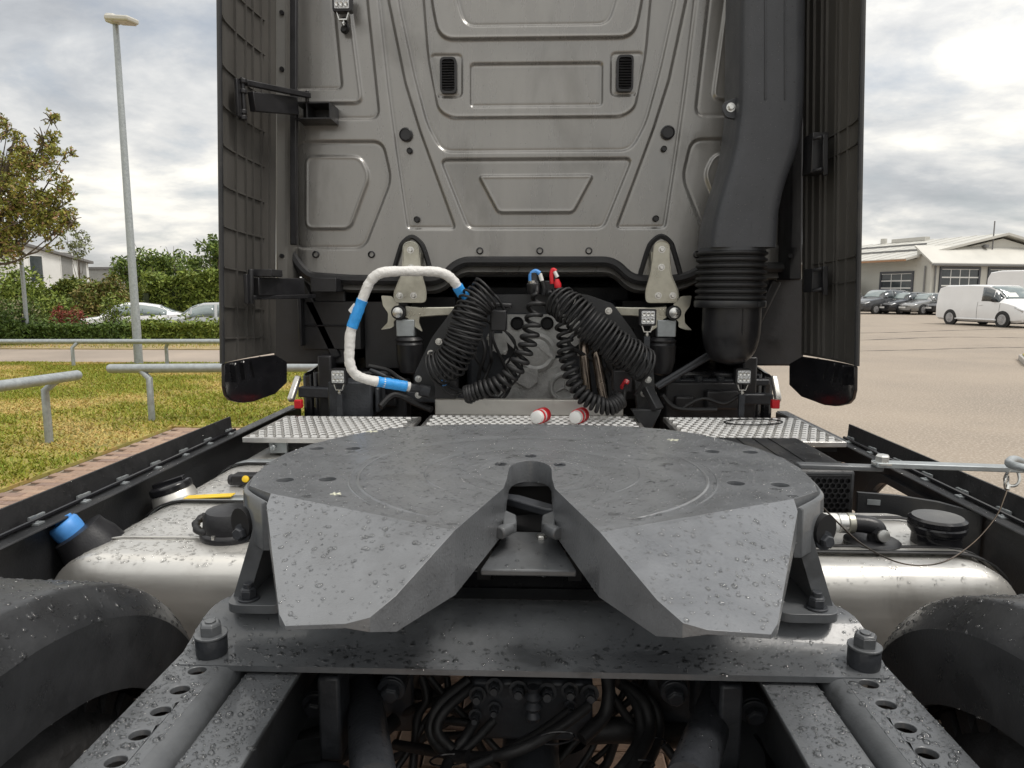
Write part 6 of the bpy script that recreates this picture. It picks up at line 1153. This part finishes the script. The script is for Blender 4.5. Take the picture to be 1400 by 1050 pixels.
def make_vehicle(kind, L, W, paint, H=None, glass='car_glass', rear_blank=False, wheel_r=.33):
    PR_ = PROF[kind]; zs = (H/max(p[4] for p in PR_)) if H else 1; hw = W/2; T = [p[0] for p in PR_]
    def sec(tv):
        w, zb_, zsd, zt_, rw_ = (float(np.interp(tv, T, [p[k] for p in PR_])) for k in (1, 2, 3, 4, 5)); w *= hw; zb_, zsd, zt_ = zb_*zs, zsd*zs, zt_*zs; x = L/2-tv*L
        if rw_ > .55: u1, u2 = w*rw_*1.04, w*rw_*.86; z5, z6 = zt_-.05*zs, zt_-.006
        elif rw_ > .001: k = rw_/.72; u1, u2 = w*(.88*(1-k)+rw_*1.04*k), w*.62; z5, z6 = zsd+(zt_-zsd)*.75, zt_-.01
        else: u1, u2 = w*.88, w*.6; z5, z6 = zsd+(zt_-zsd)*.55, zt_-.008
        return [Vector((x, a, b)) for a, b in ((0, zb_), (w*.86, zb_), (w*.985, zb_+.10*zs), (w, zb_+.32*(zsd-zb_)), (w*1.0, zb_+.72*(zsd-zb_)), (w*.965, zsd), (u1, z5), (u2, z6), (0, zt_))]
    ts = sorted(set([round(x, 4) for x in list(np.linspace(0, 1, 30))+T])); body = MB(); rings = []
    for tv in ts:
        h_ = sec(tv); rings.append(h_+[Vector((p.x, -p.y, p.z)) for p in h_[-2:0:-1]])
    body.loft(rings); root = empty('vehicle'); obj('body', body, paint, root, angle=32)
    def onside(tv, f, s_, lift=.008):       # point on the side-glass band, f from shoulder to roof
        h_ = sec(tv); p = h_[5].lerp(h_[6], f); n_ = Vector((0, 1, .35)).normalized(); p = p+n_*lift; return Vector((p.x, s_*p.y, p.z))
    def strip(name, grid, m):
        q = MB(); nn_ = len(grid[0]); q.v = [tuple(p) for r_ in grid for p in r_]; q.f = [(i*nn_+k, i*nn_+k+1, (i+1)*nn_+k+1, (i+1)*nn_+k) for i in range(len(grid)-1) for k in range(nn_-1)]
        o = obj(name, q, m, root); md = o.modifiers.new('thick', 'SOLIDIFY'); md.thickness = .006; md.offset = 0; return o
    roofT = [p[0] for p in PR_ if p[5] > .55]; t0, t1 = roofT[0], roofT[-1]; tb = max(p[0] for p in PR_ if p[0] < t0)
    if kind in ('van', 'tall_van'): spans = [(tb+.045, t0+.13)]
    elif kind == 'saloon': spans = [(tb+.07, .555), (.575, .79)]
    else: spans = [(tb+.06, .52), (.54, .73), (.75, .93)]
    for s_ in (-1, 1):
        for a, b in spans:
            g = []
            for k in range(9):
                tv = a+(b-a)*k/8; up_ = sec(tv); hgt = (up_[6]-up_[5]).length; top_ = .93 if hgt > .1 else .6
                g.append([onside(tv, f, s_) for f in (.06, .5*top_, top_)])
            strip('side_window', g, glass)
        q = MB(); pm = onside(tb+.085, .12, s_, .02); q.bar(pm, pm+Vector((0, s_*.10, .02)), .05, .03); c_ = pm+Vector((0, s_*.16, .05)); q.lathe([(.02, -.05), (.075, -.04), (.09, 0), (.08, .05), (.03, .07)], c_, (1, 0, 0), 14, .9, 1.2); obj('mirror', q, 'black_trim' if kind == 'van' else paint, root)
        hx = sec(.035); q = MB(); pts_ = [sec(.018)[4].lerp(sec(.018)[5], .35), sec(.018)[5], sec(.075)[5]+Vector((0, .004, -.01)), sec(.085)[4].lerp(sec(.085)[5], .62)]
        inn_ = [Vector((p.x+.012, s_*(p.y+.006), p.z)) for p in pts_]; c_ = sec(.012)[5]; inn_ = [Vector((c_.x+.03, s_*c_.y*.62, c_.z-.015)), Vector((c_.x+.02, s_*c_.y*.6, c_.z-.13))]+[inn_[0], inn_[1], inn_[2], inn_[3]]
        q.add([inn_[1], inn_[2], inn_[5], inn_[4], inn_[3], inn_[0]], [(0, 1, 4, 5), (1, 2, 3, 4)]); o = obj('headlight', q, 'headlamp', root); md = o.modifiers.new('thick', 'SOLIDIFY'); md.thickness = .03; md.offset = 0
        # door seams and handles
        for tv in ([tb+.03, t0+.17] if kind in ('van', 'tall_van') else [tb+.02, .565, .80]):
            g = [Vector((p.x, s_*(p.y+.003), p.z)) for p in sec(tv)[2:6]]; q = MB(); q.tube(g, .006, 4); obj('door_seam', q, 'black_trim', root)
        for tv in ([t0+.13] if kind in ('van', 'tall_van') else [.53, .77]):
            p = sec(tv)[4].lerp(sec(tv)[5], .45); q = MB(); q.box((p.x, s_*(p.y+.012), p.z), (.2, .02, .03)); obj('door_handle', q, paint, root, bev=.006)
        q = MB(); g = [sec(tv)[2] for tv in (.25, .5, .75)]; q.tube([Vector((p.x, s_*(p.y+.004), p.z)) for p in g], .035, 6); obj('sill', q, 'black_trim' if kind != 'van' else paint, root)
    # windscreen and rear window wrap over the body between the pillars
    def screen(name, ta, tb_, m):
        g = []
        for k in range(7):
            tv = ta+(tb_-ta)*k/6; h_ = sec(tv); n_ = Vector((.35 if tb_ > ta and ta < .5 else -.35, 0, .9)).normalized(); row = [h_[6].lerp(h_[7], .12), h_[7], h_[8]]; row = [p+n_*.010 for p in row]; g.append(row+[Vector((p.x, -p.y, p.z)) for p in row[-2::-1]])
        strip(name, g, m)
    screen('windscreen', tb+.015, t0+.055, 'clear_glass')
    if kind == 'saloon': screen('rear_window', .74, .85, glass)
    n0 = sec(.004); zg0, zg1 = n0[2].z+.20*zs, n0[5].z-.02
    q = MB(); wg = n0[4].y*.62
    for k in range(4): q.bb((L/2-.02, -wg, zg0+(zg1-zg0)*k/4+.012), (L/2+.012, wg, zg0+(zg1-zg0)*(k+1)/4-.012))
    q.bb((L/2-.05, -wg*1.02, zg0), (L/2+.002, wg*1.02, zg1)); obj('grille', q, 'black_trim', root, bev=.006)
    q = MB(); q.lathe([(.085, 0), (.085, .02), (.07, .022), (.068, .01), (.01, .01)], (L/2+.008, 0, (zg0+zg1)/2+.02), (1, 0, 0), 20)
    for k in range(3): an = R(90+120*k); q.bar((L/2+.022, 0, (zg0+zg1)/2+.02), (L/2+.022, .075*math.cos(an), (zg0+zg1)/2+.02+.075*math.sin(an)), .014, .012, (1, 0, 0))
    obj('star_badge', q, 'alloy', root)
    q = MB(); q.bb((L/2-.06, -hw*.74, .26*zs), (L/2-.005, hw*.74, .40*zs)); obj('bumper_intake', q, 'black_trim', root, bev=.02)
    q = MB(); q.bb((L/2-.01, -.26, .42*zs), (L/2+.018, .26, .53*zs)); obj('number_plate', q, 'number_plate', root, bev=.006)
    q = MB()
    for s_ in (-1, 1): q.bb((-L/2-.006, s_*hw*.86, .8*zs), (-L/2+.06, s_*hw*.72, 1.0*zs))
    obj('rear_lamp', q, 'red_plastic', root, bev=.01)
    fa, ra = (.185, .79) if kind in ('saloon', 'estate') else ((.19, .80) if kind == 'van' else (.17, .78))
    for tv in (fa, ra):
        x = L/2-tv*L; yw = sec(tv)[3].y
        for s_ in (-1, 1):
            q = MB(); q.lathe([(wheel_r*1.13, 0), (wheel_r*1.13, .10)], (x, s_*(yw-.094), wheel_r*1.02), (0, s_, 0), 30); obj('wheel_arch', q, 'black_trim', root)
            q = MB(); r_ = wheel_r; q.lathe([(r_*.66, 0), (r_*.9, -.01), (r_*.985, .02), (r_, .05), (r_, .17), (r_*.985, .20), (r_*.9, .225), (r_*.68, .222), (r_*.66, .19)], (x, s_*(yw-.195), r_), (0, s_, 0), 28); wh_ = obj('wheel', q, 'tyre', root)
            q = MB(); c_ = Vector((x, s_*(yw+.012), r_)); q.lathe([(r_*.67, 0), (r_*.67, .014), (r_*.60, .016), (r_*.58, -.004), (r_*.3, -.004)], c_, (0, s_, 0), 28); q.cyl(c_-Vector((0, s_*.03, 0)), c_+Vector((0, s_*.02, 0)), r_*.17, 14)
            for k in range(5 if kind != 'van' else 10):
                an = k*2*math.pi/(5 if kind != 'van' else 10); q.bar(c_+Vector((0, s_*.008, 0)), c_+Vector((math.cos(an)*r_*.6, s_*.008, math.sin(an)*r_*.6)), .024, r_*.16 if kind != 'van' else r_*.08, (0, 1, 0))
            obj('rim', q, 'alloy', wh_)
    q = MB(); q.bb((-L*.42, -hw*.8, .16), (L*.42, hw*.8, .30)); obj('underbody', q, 'black_trim', root)
    return root
def place(root, name, label, cat, x, y, z, rz, group=None):
    root.name = name; root.location = (x, y, z); root.rotation_euler = (0, 0, rz); tag(root, label, cat, group); return root
# yard side
v = make_vehicle('van', 4.75, 1.86, 'white_car_paint', 1.84, 'car_glass', wheel_r=.33); p = aY(1357, 430, 33)
place(v, 'small_van', 'white panel van with a paper behind its windscreen, in front of the dark cars', 'van', p.x, p.y, 0, R(-78))
q = MB(); q.box((1.20, -.25, 1.392), (.008, .50, .26), Matrix.Rotation(R(-46), 3, 'Y')); obj('windscreen_paper', q, 'sticker_white', v)
v = make_vehicle('tall_van', 6.4, 2.02, 'white_car_paint', 2.72, wheel_r=.36); p = aY(1445, 410, 41)
place(v, 'high_roof_van', 'tall white high roof van standing behind the small white van', 'van', p.x, p.y, 0, R(-40))
v = make_vehicle('tall_van', 6.0, 2.0, 'white_car_paint', 2.6, wheel_r=.36); p = aY(1150, 405, 64)
place(v, 'delivery_van', 'white delivery van with red print parked by the hall, beyond the charcoal car', 'van', p.x, p.y, 0, R(-100))
q = MB(); q.cyl((-1.2, -1.02, 1.5), (-1.2, -1.035, 1.5), .32, 20); q.cyl((-3.01, 0, 1.55), (-3.03, 0, 1.55), .3, 20); obj('red_print', q, 'red_plastic', v)
GR = 'dark cars in the yard row'
for kind, L, W, paint, H, px, Y, rz, lab in (
  ('estate', 4.75, 1.88, 'charcoal_paint', 1.66, 1206, 50.5, -158, 'charcoal people carrier next to the black hatchback, nearest the delivery van'),
  ('estate', 4.5, 1.83, 'black_paint', 1.50, 1238, 50.0, -156, 'black hatchback between the charcoal carrier and the silver saloon'),
  ('saloon', 4.65, 1.82, 'silver_paint', 1.44, 1268, 49.2, -156, 'silver grey saloon between the black hatchback and the white van'),
  ('saloon', 4.5, 1.82, 'black_paint', 1.42, 1302, 48.6, -156, 'black saloon half hidden by the white panel van')):
    p = aY(px, 410, Y); place(make_vehicle(kind, L, W, paint, H), 'parked_car', lab, 'car', p.x, p.y, 0, R(rz), GR)
p = aY(1160, 410, 56); place(make_vehicle('saloon', 4.4, 1.8, 'pale_grey_paint', 1.42), 'parked_car', 'pale grey car parked before the delivery van', 'car', p.x, p.y, 0, R(-120), GR)
# lawn side
GL = 'cars parked behind the low hedges'
p = aY(178, 425, 26.5); place(make_vehicle('saloon', 4.6, 1.82, 'white_car_paint', 1.42, 'clear_glass'), 'parked_car', 'white saloon parked behind the low dark hedge', 'car', p.x, p.y, ground_z(p.x, p.y), R(-158), GL)
p = aY(292, 425, 25.2); place(make_vehicle('estate', 4.7, 1.84, 'pale_grey_paint', 1.46, 'clear_glass'), 'parked_car', 'grey estate car parked behind the light green hedge', 'car', p.x, p.y, ground_z(p.x, p.y), R(-160), GL)
p = aY(330, 425, 28.5); place(make_vehicle('estate', 4.7, 1.84, 'white_car_paint', 1.56, 'clear_glass'), 'parked_car', 'white estate car standing behind the grey one', 'car', p.x, p.y, ground_z(p.x, p.y), R(-160), GL)
